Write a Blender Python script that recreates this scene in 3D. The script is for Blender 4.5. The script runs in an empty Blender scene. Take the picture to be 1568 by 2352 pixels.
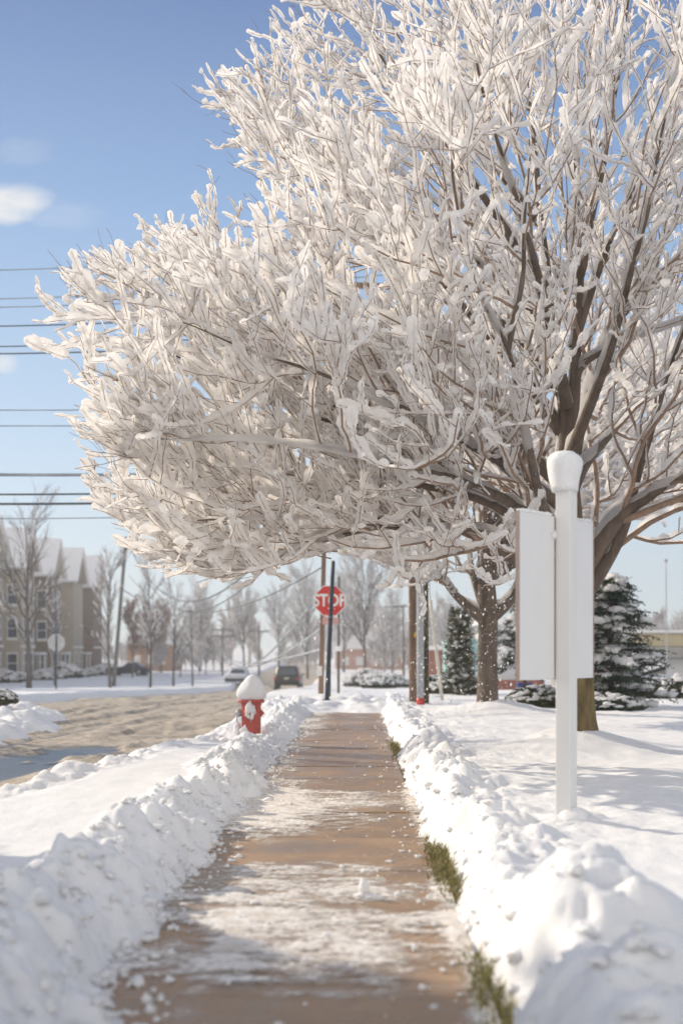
import bpy, math, random
import numpy as np
from mathutils import Vector, Matrix

R = math.radians
scene = bpy.context.scene
COL = scene.collection
rng = np.random.default_rng(11)
random.seed(5)

# ------------------------------------------------------------------ camera numbers
F = 3267.0          # focal length in units where the picture is 1568 x 2352
CU, HZ, CH = 784.0, 1495.0, 1.35
def at(u, v, Y):
    """picture position + distance -> world point"""
    return np.array([(u - CU) / F * Y, Y, CH + (HZ - v) / F * Y])
AX = 0.0122         # the sidewalk runs very slightly to the right
def G(Y):
    """long gentle fall of the street away from the camera"""
    Y = np.asarray(Y, float)
    t = np.clip((Y - 38) / 70.0, 0, 1)
    return -1.45 * t

# ------------------------------------------------------------------ numpy noise
_p = np.random.default_rng(77).permutation(256)
_perm = np.concatenate([_p, _p, _p])
_g3 = np.array([[1,1,0],[-1,1,0],[1,-1,0],[-1,-1,0],[1,0,1],[-1,0,1],[1,0,-1],[-1,0,-1],
                [0,1,1],[0,-1,1],[0,1,-1],[0,-1,-1],[1,1,0],[0,-1,1],[-1,1,0],[0,-1,-1]], float)
def perlin3(x, y, z):
    x = np.asarray(x, float); y = np.asarray(y, float) + 0*x; z = np.asarray(z, float) + 0*x
    xi = np.floor(x).astype(int); yi = np.floor(y).astype(int); zi = np.floor(z).astype(int)
    xf = x - xi; yf = y - yi; zf = z - zi
    xi &= 255; yi &= 255; zi &= 255
    f = lambda t: t*t*t*(t*(t*6-15)+10)
    u, v, w = f(xf), f(yf), f(zf)
    def gr(dx, dy, dz):
        h = _perm[_perm[_perm[xi+dx] + yi+dy] + zi+dz] & 15
        g = _g3[h]
        return g[...,0]*(xf-dx) + g[...,1]*(yf-dy) + g[...,2]*(zf-dz)
    def lerp(a, b, t): return a + t*(b-a)
    return lerp(lerp(lerp(gr(0,0,0), gr(1,0,0), u), lerp(gr(0,1,0), gr(1,1,0), u), v),
                lerp(lerp(gr(0,0,1), gr(1,0,1), u), lerp(gr(0,1,1), gr(1,1,1), u), v), w)
def fbm(x, y, z=0.0, octv=4, gain=.5):
    s = 0; a = 1; f = 1
    for i in range(octv):
        s = s + a*perlin3(np.asarray(x)*f + 17*i, np.asarray(y)*f - 9*i, np.asarray(z)*f + 5*i)
        a *= gain; f *= 2.03
    return s
def lumps(x, y, size, seed=0, rmin=.25, rmax=.75, dens=1.0):
    """rounded clods: the highest of randomly placed half spheres"""
    x = np.asarray(x)/size; y = np.asarray(y)/size
    x, y = x + .45*perlin3(x*1.4, y*1.4, seed*.37), y + .45*perlin3(x*1.4+9, y*1.4-4, seed*.37)
    xi = np.floor(x).astype(int); yi = np.floor(y).astype(int)
    best = np.zeros_like(x)
    tab = np.random.default_rng(seed+100).random((4, 4096))
    for dx in (-1,0,1):
        for dy in (-1,0,1):
            cx = xi+dx; cy = yi+dy
            k = ((cx*73856093) ^ (cy*19349663)) & 4095
            px = cx + tab[0][k]; py = cy + tab[1][k]
            r = rmin + (rmax-rmin)*tab[2][k]**1.5
            r = np.where(tab[3][k] < dens, r, 0)
            d2 = (x-px)**2 + (y-py)**2
            best = np.maximum(best, np.sqrt(np.maximum(0, r*r - d2)))
    return best*size
def sstep(a, b, x):
    t = np.clip((np.asarray(x, float)-a)/(b-a), 0, 1)
    return t*t*(3-2*t)

# ------------------------------------------------------------------ mesh builder
class MB:
    def __init__(self):
        self.V = []; self.Q = []; self.T = []; self.n = 0
    def add(self, V, Q=None, T=None):
        V = np.asarray(V, float).reshape(-1, 3)
        if Q is not None and len(Q): self.Q.append(np.asarray(Q, np.int64).reshape(-1,4) + self.n)
        if T is not None and len(T): self.T.append(np.asarray(T, np.int64).reshape(-1,3) + self.n)
        self.V.append(V); self.n += len(V); return self
    def arrays(self):
        V = np.concatenate(self.V) if self.V else np.zeros((0,3))
        Q = np.concatenate(self.Q) if self.Q else np.zeros((0,4), np.int64)
        T = np.concatenate(self.T) if self.T else np.zeros((0,3), np.int64)
        return V, Q, T
    def mesh(self, name, smooth=True):
        V, Q, T = self.arrays()
        me = bpy.data.meshes.new(name)
        me.vertices.add(len(V)); me.vertices.foreach_set('co', V.astype(np.float32).ravel())
        nl = Q.size + T.size; nf = len(Q) + len(T)
        me.loops.add(nl); me.polygons.add(nf)
        me.loops.foreach_set('vertex_index', np.concatenate([Q.ravel(), T.ravel()]).astype(np.int32))
        st = np.concatenate([np.arange(len(Q))*4, Q.size + np.arange(len(T))*3]).astype(np.int32)
        me.polygons.foreach_set('loop_start', st)
        me.update(calc_edges=True)
        me.polygons.foreach_set('use_smooth', np.full(nf, smooth, bool))
        me.update()
        return me
    def build(self, name, mat, parent=None, smooth=True, bevel=0, origin=None, segs=2):
        """link as ONE mesh object; world coordinates are kept, the parent sits at its own base"""
        me = self.mesh(name, smooth)
        o = bpy.data.objects.new(name, me)
        if mat: me.materials.append(mat)
        COL.objects.link(o)
        if parent is not None:
            o.parent = parent
            M = parent.get('_base', None)
            if M is not None: me.transform(Matrix.Translation(-Vector(M)))
        elif origin is not None:
            me.transform(Matrix.Translation(-Vector(origin))); o.location = origin
        if bevel:
            b = o.modifiers.new('Bevel', 'BEVEL'); b.width = bevel; b.segments = segs; b.limit_method = 'ANGLE'
            b.angle_limit = R(35)
        return o

def empty(name, loc, rz=0):
    o = bpy.data.objects.new(name, None); COL.objects.link(o)
    o.empty_display_size = .2
    o.location = loc; o.rotation_euler = (0,0,rz)
    o['_base'] = [float(c) for c in loc]
    return o
def tag(o, label=None, cat=None, group=None, kind=None):
    if label: o['label'] = label
    if cat: o['category'] = cat
    if group: o['group'] = group
    if kind: o['kind'] = kind
    return o
def copy_tree(o, parent=None):
    c = o.copy(); COL.objects.link(c)
    if parent is not None: c.parent = parent
    for ch in list(o.children): copy_tree(ch, c)
    return c

def norm(a, axis=-1): return a / np.maximum(np.linalg.norm(a, axis=axis, keepdims=True), 1e-9)

def tubes(P, Rr, n=6, cap=True, rot=None, flat=None):
    """N tubes at once: P (N,k,3), Rr (N,k)"""
    P = np.asarray(P, float); Rr = np.asarray(Rr, float)
    if P.ndim == 2: P = P[None]; Rr = Rr[None]
    N, k, _ = P.shape
    t = norm(np.gradient(P, axis=1))
    mt = norm(P[:,-1] - P[:,0])
    ref = np.where(np.abs(mt[:, 2:3]) > .8, np.array([[1.,0,0]]), np.array([[0,0,1.]]))
    u = norm(np.cross(t, ref[:,None,:])); v = np.cross(t, u)
    a = np.arange(n)*2*np.pi/n
    ring = (np.cos(a)[None,None,:,None]*u[:,:,None,:] + np.sin(a)[None,None,:,None]*v[:,:,None,:])
    V = P[:,:,None,:] + ring*Rr[:,:,None,None]
    V = V.reshape(N, k*n, 3)
    i = np.arange(k-1)[:,None]*n; j = np.arange(n)[None,:]; jn = (j+1) % n
    q = np.stack([i+j, i+jn, i+n+jn, i+n+j], -1).reshape(-1,4)
    if cap:
        V = np.concatenate([V, P[:,:1], P[:,-1:] + t[:,-1:]*Rr[:,-1:,None]*.7], axis=1)
        m = k*n + 2
        j = np.arange(n); jn = (j+1) % n
        tri = np.concatenate([np.stack([np.full(n, k*n), jn, j], -1),
                              np.stack([np.full(n, k*n+1), (k-1)*n + j, (k-1)*n + jn], -1)])
    else:
        m = k*n; tri = np.zeros((0,3), int)
    off = np.arange(N)[:,None,None]*m
    return V.reshape(-1,3), (q[None]+off).reshape(-1,4), (tri[None]+off).reshape(-1,3)

def catmull(pts, per=6):
    P = np.asarray(pts, float)
    P = np.concatenate([[2*P[0]-P[1]], P, [2*P[-1]-P[-2]]])
    out = []
    for i in range(1, len(P)-2):
        for s in range(per):
            t = s/per
            out.append(.5*((2*P[i]) + (-P[i-1]+P[i+1])*t + (2*P[i-1]-5*P[i]+4*P[i+1]-P[i+2])*t*t
                       + (-P[i-1]+3*P[i]-3*P[i+1]+P[i+2])*t**3))
    out.append(P[-2]); return np.array(out)

def box(c, s, rz=0, tilt=None):
    sx, sy, sz = [h/2 for h in s]
    V = np.array([[-sx,-sy,-sz],[sx,-sy,-sz],[sx,sy,-sz],[-sx,sy,-sz],[-sx,-sy,sz],[sx,-sy,sz],[sx,sy,sz],[-sx,sy,sz]])
    if tilt is not None: V = V @ np.array(tilt).T
    cz, sn = math.cos(rz), math.sin(rz)
    V = V @ np.array([[cz,-sn,0],[sn,cz,0],[0,0,1]]).T + np.array(c)
    Q = [[0,3,2,1],[4,5,6,7],[0,1,5,4],[1,2,6,5],[2,3,7,6],[3,0,4,7]]
    return V, Q, None
def lathe(prof, n=20, c=(0,0,0), wob=None):
    prof = np.array(prof, float); k = len(prof); a = np.arange(n)*2*np.pi/n
    V = np.stack([prof[:,0][:,None]*np.cos(a), prof[:,0][:,None]*np.sin(a), prof[:,1][:,None]+0*a], -1).reshape(-1,3)
    i = np.arange(k-1)[:,None]*n; j = np.arange(n)[None,:]; jn = (j+1) % n
    Q = np.stack([i+j, i+jn, i+n+jn, i+n+j], -1).reshape(-1,4)
    return V + np.array(c), Q, None
def prism(poly, axis, a, b):
    """2D polygon extruded along an axis ('x','y','z') from a to b"""
    poly = np.array(poly, float); n = len(poly); V = []
    for h in (a, b):
        for p in poly:
            V.append({'x':(h,p[0],p[1]), 'y':(p[0],h,p[1]), 'z':(p[0],p[1],h)}[axis])
    mbq = [[i, (i+1)%n, n+(i+1)%n, n+i] for i in range(n)]
    T = [[0, i+1, i] for i in range(1, n-1)] + [[n, n+i, n+i+1] for i in range(1, n-1)]
    return np.array(V), mbq, T
def grid_faces(nr, nc):
    i = np.arange(nr-1)[:,None]*nc; j = np.arange(nc-1)[None,:]
    return np.stack([i+j, i+j+1, i+nc+j+1, i+nc+j], -1).reshape(-1,4)

# unit blob (icosphere-like, from bmesh)
import bmesh
def _ico(sub):
    bm = bmesh.new(); bmesh.ops.create_icosphere(bm, subdivisions=sub, radius=1)
    V = np.array([v.co[:] for v in bm.verts]); T = np.array([[v.index for v in f.verts] for f in bm.faces]); bm.free()
    return V, T
ICO1, ICO2, ICO3 = _ico(1), _ico(2), _ico(3)
def blobs(C, S, ico=ICO2, amp=.25, fr=1.3, seed=0):
    """N lumpy pebbles: C (N,3) centres, S (N,3) radii"""
    C = np.asarray(C, float).reshape(-1,3); S = np.asarray(S, float)
    if S.ndim == 1: S = np.repeat(S[:,None], 3, 1)
    V0, T0 = ico; N = len(C)
    V = np.repeat(V0[None], N, 0)
    off = np.random.default_rng(seed).random((N,1,3))*50
    w = V*fr + off
    d = 1 + amp*perlin3(w[...,0], w[...,1], w[...,2])*1.6
    V = V*d[...,None]*S[:,None,:] + C[:,None,:]
    T = (T0[None] + (np.arange(N)*len(V0))[:,None,None]).reshape(-1,3)
    return V.reshape(-1,3), None, T

# ------------------------------------------------------------------ materials
def mat(name): 
    m = bpy.data.materials.new(name); m.use_nodes = True
    nt = m.node_tree; b = nt.nodes['Principled BSDF']; return m, nt, b
def noise_col(nt, c1, c2, scale, detail=6, lo=.35, hi=.65, stretch=(1,1,1), coord='Object', rough=.6):
    N, L = nt.nodes, nt.links
    tc = N.new('ShaderNodeTexCoord'); mp = N.new('ShaderNodeMapping'); mp.inputs['Scale'].default_value = stretch
    no = N.new('ShaderNodeTexNoise'); no.inputs['Scale'].default_value = scale; no.inputs['Detail'].default_value = detail
    no.inputs['Roughness'].default_value = rough
    cr = N.new('ShaderNodeValToRGB'); cr.color_ramp.elements[0].position = lo; cr.color_ramp.elements[1].position = hi
    cr.color_ramp.elements[0].color = (*c1, 1); cr.color_ramp.elements[1].color = (*c2, 1)
    L.new(tc.outputs[coord], mp.inputs[0]); L.new(mp.outputs[0], no.inputs['Vector']); L.new(no.outputs['Fac'], cr.inputs[0])
    return cr.outputs[0], no.outputs['Fac'], mp.outputs[0]
def bump(nt, b, fac, strength=.3, dist=.02):
    bp = nt.nodes.new('ShaderNodeBump'); bp.inputs['Strength'].default_value = strength; bp.inputs['Distance'].default_value = dist
    nt.links.new(fac, bp.inputs['Height']); nt.links.new(bp.outputs[0], b.inputs['Normal']); return bp
def simple(name, c1, c2=None, scale=8, rough=.6, metal=0, bstr=.15, bdist=.01, lo=.35, hi=.65, stretch=(1,1,1), spec=.3):
    m, nt, b = mat(name)
    c2 = c2 or tuple(c*.82 for c in c1)
    col, fac, _ = noise_col(nt, c2, c1, scale, lo=lo, hi=hi, stretch=stretch)
    nt.links.new(col, b.inputs['Base Color'])
    b.inputs['Roughness'].default_value = rough; b.inputs['Metallic'].default_value = metal
    b.inputs['Specular IOR Level'].default_value = spec
    if bstr: bump(nt, b, fac, bstr, bdist)
    return m

def snow_ground_mat(name, col=(.80,.80,.81), fine=1.0):
    m, nt, b = mat(name)
    c, f, vec = noise_col(nt, tuple(x*.95 for x in col), col, 3, lo=.3, hi=.6)
    nt.links.new(c, b.inputs['Base Color'])
    b.inputs['Roughness'].default_value = .75; b.inputs['Specular IOR Level'].default_value = .25
    b.inputs['Subsurface Weight'].default_value = .35; b.inputs['Subsurface Radius'].default_value = (.06,.07,.08)
    b.inputs['Subsurface Scale'].default_value = .5
    n2 = nt.nodes.new('ShaderNodeTexNoise'); n2.inputs['Scale'].default_value = 28; n2.inputs['Detail'].default_value = 8; n2.inputs['Roughness'].default_value = .7
    nt.links.new(vec, n2.inputs['Vector'])
    bump(nt, b, n2.outputs['Fac'], .55*fine, .03)
    return m
def snow_tree_mat(name, tr=.80, col=(.96,.957,.95)):
    m, nt, b = mat(name); N, L = nt.nodes, nt.links
    b.inputs['Base Color'].default_value = (*col,1); b.inputs['Roughness'].default_value = .8
    b.inputs['Specular IOR Level'].default_value = .15
    t = N.new('ShaderNodeBsdfTranslucent'); t.inputs['Color'].default_value = (.995,.985,.975,1)
    mx = N.new('ShaderNodeMixShader'); mx.inputs[0].default_value = tr
    out = N['Material Output']
    L.new(b.outputs[0], mx.inputs[1]); L.new(t.outputs[0], mx.inputs[2]); L.new(mx.outputs[0], out.inputs['Surface'])
    tc = N.new('ShaderNodeTexCoord'); no = N.new('ShaderNodeTexNoise'); no.inputs['Scale'].default_value = 22; no.inputs['Detail'].default_value = 5
    L.new(tc.outputs['Object'], no.inputs['Vector']); bp = bump(nt, b, no.outputs['Fac'], .5, .02)
    L.new(bp.outputs[0], t.inputs['Normal'])
    return m
M = {}
M['snow'] = snow_ground_mat('snow_ground')
M['snow_bank'] = snow_ground_mat('snow_banked', (.82,.82,.825))
M['snow_tree'] = snow_tree_mat('snow_on_branches')
M['snow_far'] = snow_tree_mat('snow_on_far_branches', .25, (.85,.85,.86))
M['bark'] = simple('bark', (.17,.13,.10), (.09,.07,.055), 9, .9, bstr=.7, bdist=.03, stretch=(1,1,.22))
def trunk_mat():
    m, nt, b = mat('mossy_bark'); N, L = nt.nodes, nt.links
    c, f, vec = noise_col(nt, (.10,.075,.05), (.22,.155,.10), 9, lo=.35, hi=.65, stretch=(1,1,.22))
    n2 = N.new('ShaderNodeTexNoise'); n2.inputs['Scale'].default_value = 2.2; n2.inputs['Detail'].default_value = 6; L.new(vec, n2.inputs['Vector'])
    r = N.new('ShaderNodeMapRange'); L.new(n2.outputs['Fac'], r.inputs[0]); r.inputs[1].default_value = .38; r.inputs[2].default_value = .58
    sp = N.new('ShaderNodeSeparateXYZ'); tc = N.new('ShaderNodeTexCoord'); L.new(tc.outputs['Object'], sp.inputs[0])
    rz = N.new('ShaderNodeMapRange'); L.new(sp.outputs['Z'], rz.inputs[0]); rz.inputs[1].default_value = 1.9; rz.inputs[2].default_value = .9
    n3 = N.new('ShaderNodeTexNoise'); n3.inputs['Scale'].default_value = 16; n3.inputs['Detail'].default_value = 6; L.new(vec, n3.inputs['Vector'])
    mu0 = N.new('ShaderNodeMath'); mu0.operation = 'MULTIPLY'; L.new(r.outputs[0], mu0.inputs[0]); L.new(rz.outputs[0], mu0.inputs[1])
    mu = N.new('ShaderNodeMath'); mu.operation = 'MULTIPLY'; L.new(mu0.outputs[0], mu.inputs[0]); L.new(n3.outputs['Fac'], mu.inputs[1])
    mx = N.new('ShaderNodeMix'); mx.data_type = 'RGBA'; L.new(mu.outputs[0], mx.inputs['Factor']); L.new(c, mx.inputs['A']); cm, _f, _v = noise_col(nt, (.05,.045,.015), (.19,.15,.045), 9, lo=.38, hi=.62, stretch=(1,1,.22)); L.new(cm, mx.inputs['B'])
    L.new(mx.outputs['Result'], b.inputs['Base Color']); b.inputs['Roughness'].default_value = .9; b.inputs['Specular IOR Level'].default_value = .2
    bump(nt, b, f, .8, .04); return m
M['trunk_moss'] = trunk_mat()
M['twig'] = simple('twig_bark', (.34,.24,.175), (.23,.16,.115), 14, .85, bstr=.2)
M['bark_far'] = simple('bark_grey', (.16,.14,.13), (.09,.08,.075), 10, .9, bstr=.4, stretch=(1,1,.3))
M['bark_brown'] = simple('bark_light_brown', (.24,.17,.12), (.15,.11,.085), 10, .9, bstr=.2)
M['moss_bark'] = simple('mossy_wood', (.12,.11,.045), (.06,.05,.03), 6, .9, bstr=.5, stretch=(1,1,.2))
M['needle'] = simple('needles', (.05,.075,.04), (.018,.032,.02), 3, .7, bstr=0)
M['leaf_hedge'] = simple('hedge_leaves', (.085,.085,.035), (.025,.035,.015), 4, .6, bstr=0)
M['juniper'] = simple('juniper_needles', (.10,.095,.03), (.03,.04,.015), 3, .7, bstr=0)
M['dead_leaf'] = simple('dead_leaves', (.30,.13,.07), (.16,.07,.045), 3, .8, bstr=0)
M['grass'] = simple('winter_grass', (.30,.25,.10), (.15,.145,.05), 12, .8, bstr=0)
M['vinyl'] = simple('white_vinyl', (.74,.735,.72), (.70,.695,.685), 5, .45, bstr=.03, stretch=(1,1,.2))
M['board'] = simple('white_board', (.76,.755,.745), (.72,.715,.71), 2.5, .4, bstr=.02)
M['edge_brown'] = simple('board_edge', (.42,.33,.29), None, 12, .6)
M['red'] = simple('hydrant_red', (.52,.10,.08), (.40,.085,.07), 12, .45, bstr=.1)
M['sign_red'] = simple('sign_red', (.62,.05,.04), (.52,.045,.04), 5, .4, bstr=0)
M['sign_white'] = simple('sign_white', (.8,.8,.8), None, 5, .4, bstr=0)
M['sign_back'] = simple('sign_bare_metal', (.5,.5,.5), (.4,.4,.41), 6, .45, .6, bstr=0)
M['steel'] = simple('galvanised_steel', (.44,.46,.49), (.36,.38,.41), 9, .45, .1, bstr=.05, stretch=(1,1,.2))
M['dark_steel'] = simple('dark_steel', (.05,.065,.085), (.03,.04,.055), 9, .5, .3, bstr=.1)
M['pole_wood'] = simple('pole_wood', (.3,.205,.14), (.15,.10,.075), 7, .9, bstr=.5, stretch=(1,1,.06))
M['pole_grey'] = simple('weathered_pole', (.2,.19,.17), (.11,.105,.1), 7, .9, bstr=.4, stretch=(1,1,.08))
M['pale_plastic'] = simple('pale_plastic', (.68,.65,.56), None, 6, .5, bstr=0)
M['yellow'] = simple('yellow_tag', (.7,.45,.06), None, 6, .5, bstr=0)
M['wire'] = simple('wire_black', (.12,.14,.16), (.07,.085,.1), 1.2, .6, bstr=0)
M['wire_snowy'] = simple('wire_snowy', (.42,.46,.5), (.2,.24,.28), .7, .6, bstr=0)
M['siding'] = simple('cream_siding', (.55,.49,.39), (.48,.43,.34), .8, .8, bstr=.1, stretch=(1,1,8))
M['siding_tan'] = simple('brown_siding', (.26,.19,.135), (.2,.15,.11), .8, .8, bstr=.1, stretch=(1,1,8))
M['siding_grey'] = simple('grey_siding', (.44,.38,.29), (.37,.32,.25), .8, .8, bstr=.1, stretch=(1,1,8))
M['trim'] = simple('white_trim', (.75,.74,.72), None, 3, .6, bstr=0)
M['glass'] = simple('window_glass', (.06,.08,.11), (.03,.04,.055), .7, .12, bstr=0, spec=.6)
M['brick'] = simple('brick', (.33,.14,.1), (.24,.1,.08), 5, .9, bstr=.3)
M['beige'] = simple('beige_stucco', (.62,.53,.36), (.55,.48,.33), 1.5, .8, bstr=.1)
M['grey_wall'] = simple('grey_stucco', (.33,.32,.29), (.27,.265,.25), 1.5, .8, bstr=.1)
M['teal'] = simple('teal_paint', (.3,.48,.48), None, 2, .6, bstr=0)
M['blue'] = simple('blue_paint', (.04,.09,.3), None, 4, .5, bstr=0)
M['white_wall'] = simple('white_wall', (.6,.6,.61), (.54,.545,.56), 1.2, .8, bstr=.05)
M['car_olive'] = simple('dark_olive_paint', (.035,.04,.027), (.025,.03,.02), 3, .3, .4, bstr=0, spec=.5)
M['car_white'] = simple('white_paint', (.62,.65,.7), (.55,.58,.63), 3, .3, bstr=0, spec=.5)
M['car_dark'] = simple('dark_blue_paint', (.02,.025,.04), None, 3, .3, .3, bstr=0, spec=.5)
M['tyre'] = simple('tyre_rubber', (.02,.02,.02), (.045,.042,.04), 6, .9, bstr=.2)
M['rim'] = simple('wheel_rim', (.45,.45,.46), None, 5, .3, .8, bstr=0)
M['tail_red'] = simple('tail_light', (.45,.015,.015), None, 8, .2, bstr=0, spec=.6)
M['lamp_clear'] = simple('headlight', (.65,.66,.68), None, 8, .1, bstr=0, spec=.7)
M['bumper'] = simple('black_plastic', (.015,.015,.017), None, 8, .5, bstr=0)

# ------------------------------------------------------------------ sky, sun, camera
ELEV = R(26.0)
SD = np.array([-.83, .56]); SD = SD/np.linalg.norm(SD)
SUN = np.array([SD[0]*math.cos(ELEV), SD[1]*math.cos(ELEV), math.sin(ELEV)])
sl = bpy.data.lights.new('sun', 'SUN'); sl.energy = 3.05; sl.angle = R(.53); sl.color = (1, .87, .70)
so = bpy.data.objects.new('sun', sl); COL.objects.link(so)
so.rotation_euler = Vector(SUN).to_track_quat('Z', 'Y').to_euler(); so.location = (-30, 30, 30)

def make_world():
    w = bpy.data.worlds.new('World'); scene.world = w; w.use_nodes = True
    nt = w.node_tree; N, L = nt.nodes, nt.links
    bg = N['Background']
    sky = N.new('ShaderNodeTexSky'); sky.sky_type = 'NISHITA'; sky.sun_disc = False
    sky.sun_elevation = ELEV; sky.sun_rotation = math.atan2(SD[0], SD[1])
    sky.altitude = 900; sky.air_density = .85; sky.dust_density = .0; sky.ozone_density = 1.0
    def mth(op, a, b=None, clamp=False):
        n = N.new('ShaderNodeMath'); n.operation = op; n.use_clamp = clamp
        for i, x in enumerate((a, b)):
            if x is None: continue
            if isinstance(x, (int, float)): n.inputs[i].default_value = x
            else: L.new(x, n.inputs[i])
        return n.outputs[0]
    tc = N.new('ShaderNodeTexCoord'); sp = N.new('ShaderNodeSeparateXYZ'); L.new(tc.outputs['Generated'], sp.inputs[0])
    yy = mth('MAXIMUM', sp.outputs['Y'], .02)
    a = mth('DIVIDE', sp.outputs['X'], yy); e = mth('DIVIDE', sp.outputs['Z'], yy)
    cb = N.new('ShaderNodeCombineXYZ'); L.new(a, cb.inputs[0]); L.new(e, cb.inputs[1])
    mp = N.new('ShaderNodeMapping'); mp.inputs['Scale'].default_value = (9, 26, 1); L.new(cb.outputs[0], mp.inputs[0])
    no = N.new('ShaderNodeTexNoise'); no.inputs['Scale'].default_value = 1.6; no.inputs['Detail'].default_value = 9; no.inputs['Roughness'].default_value = .62
    L.new(mp.outputs[0], no.inputs['Vector'])
    nf = mth('SUBTRACT', no.outputs['Fac'], .5)
    tot = None
    # (centre u, centre v, half width, half height, strength) in picture units
    for (u, v, hu, hv, st, soft) in ((10,470,135,50,1.15,.62), (150,495,120,40,.45,.5), (60,352,90,40,.25,.5), (4,836,42,24,1.0,.6),
                               (640,1432,210,40,.55,.6), (380,1470,260,30,.3,.5), (1450,640,110,40,.35,.5), (-500,700,300,90,.9,.7), (2300,500,400,120,.8,.6)):
        da = mth('DIVIDE', mth('SUBTRACT', a, (u-CU)/F), hu/F)
        de = mth('DIVIDE', mth('SUBTRACT', e, (HZ-v)/F), hv/F)
        d = mth('ADD', mth('MULTIPLY', da, da), mth('MULTIPLY', de, de))
        k = mth('SUBTRACT', mth('ADD', 1.0, mth('MULTIPLY', nf, 3.4)), d)
        k = mth('MULTIPLY', mth('MULTIPLY', k, soft, True), st, True)
        tot = k if tot is None else mth('MAXIMUM', tot, k)
    tot = mth('MULTIPLY', tot, mth('GREATER_THAN', sp.outputs['Y'], .05))
    zz = mth('MAXIMUM', sp.outputs['Z'], 0.0)
    # thin high winter haze: pale towards the horizon, deep blue above
    rp = N.new('ShaderNodeValToRGB'); L.new(zz, rp.inputs[0]); els = rp.color_ramp.elements
    for i, (p_, c_) in enumerate(((0,(3.9,4.4,4.7)),(.06,(3.6,4.25,4.65)),(.15,(2.75,3.65,4.6)),(.29,(1.55,2.45,3.9)),(.416,(.72,1.28,2.6)),(.8,(.5,1.0,2.1)))):
        e_ = els[i] if i < 2 else els.new(p_)
        e_.position = p_; e_.color = (c_[0]/5, c_[1]/5, c_[2]/5, 1)
    sc5 = N.new('ShaderNodeVectorMath'); sc5.operation = 'SCALE'; L.new(rp.outputs[0], sc5.inputs[0]); sc5.inputs['Scale'].default_value = 5
    mg = N.new('ShaderNodeMix'); mg.data_type = 'RGBA'; mg.inputs['Factor'].default_value = .85
    L.new(sky.outputs[0], mg.inputs['A']); L.new(sc5.outputs[0], mg.inputs['B'])
    # unseen bright cloud added behind the camera as fill for camera-facing sides
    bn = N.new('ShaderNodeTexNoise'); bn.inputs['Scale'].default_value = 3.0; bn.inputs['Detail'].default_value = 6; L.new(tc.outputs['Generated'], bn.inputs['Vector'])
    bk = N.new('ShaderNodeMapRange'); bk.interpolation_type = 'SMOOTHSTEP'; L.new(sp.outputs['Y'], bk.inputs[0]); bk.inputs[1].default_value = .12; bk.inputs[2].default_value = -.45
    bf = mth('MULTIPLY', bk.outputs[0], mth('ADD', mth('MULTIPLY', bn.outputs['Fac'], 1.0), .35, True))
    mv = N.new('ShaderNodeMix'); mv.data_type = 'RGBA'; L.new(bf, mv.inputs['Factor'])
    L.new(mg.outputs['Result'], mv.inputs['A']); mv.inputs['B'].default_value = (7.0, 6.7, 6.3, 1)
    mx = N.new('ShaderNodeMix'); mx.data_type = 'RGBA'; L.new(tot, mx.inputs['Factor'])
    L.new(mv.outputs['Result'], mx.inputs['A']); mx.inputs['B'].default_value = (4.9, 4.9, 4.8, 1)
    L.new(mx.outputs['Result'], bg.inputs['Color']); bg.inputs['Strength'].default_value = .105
make_world()

cd = bpy.data.cameras.new('camera'); cam = bpy.data.objects.new('camera', cd); COL.objects.link(cam); scene.camera = cam
cam.location = (0, 0, CH); cam.rotation_euler = (R(90), 0, 0)
cd.sensor_fit = 'VERTICAL'; cd.sensor_height = 36; cd.sensor_width = 24; cd.lens = 50.0
cd.shift_y = (HZ - 1176)/2352; cd.clip_end = 6000; cd.clip_start = .1
cd.dof.use_dof = True; cd.dof.focus_distance = 14.2; cd.dof.aperture_fstop = 1.5
scene.view_settings.view_transform = 'Standard'; scene.view_settings.look = 'None'
scene.view_settings.exposure = .80; scene.view_settings.gamma = 1
scene.cycles.max_bounces = 16; scene.cycles.diffuse_bounces = 14; scene.cycles.transmission_bounces = 12; scene.cycles.transparent_max_bounces = 8
scene.cycles.use_denoising = True
scene.cycles.sample_clamp_indirect = 6

exec_parts = True
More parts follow.
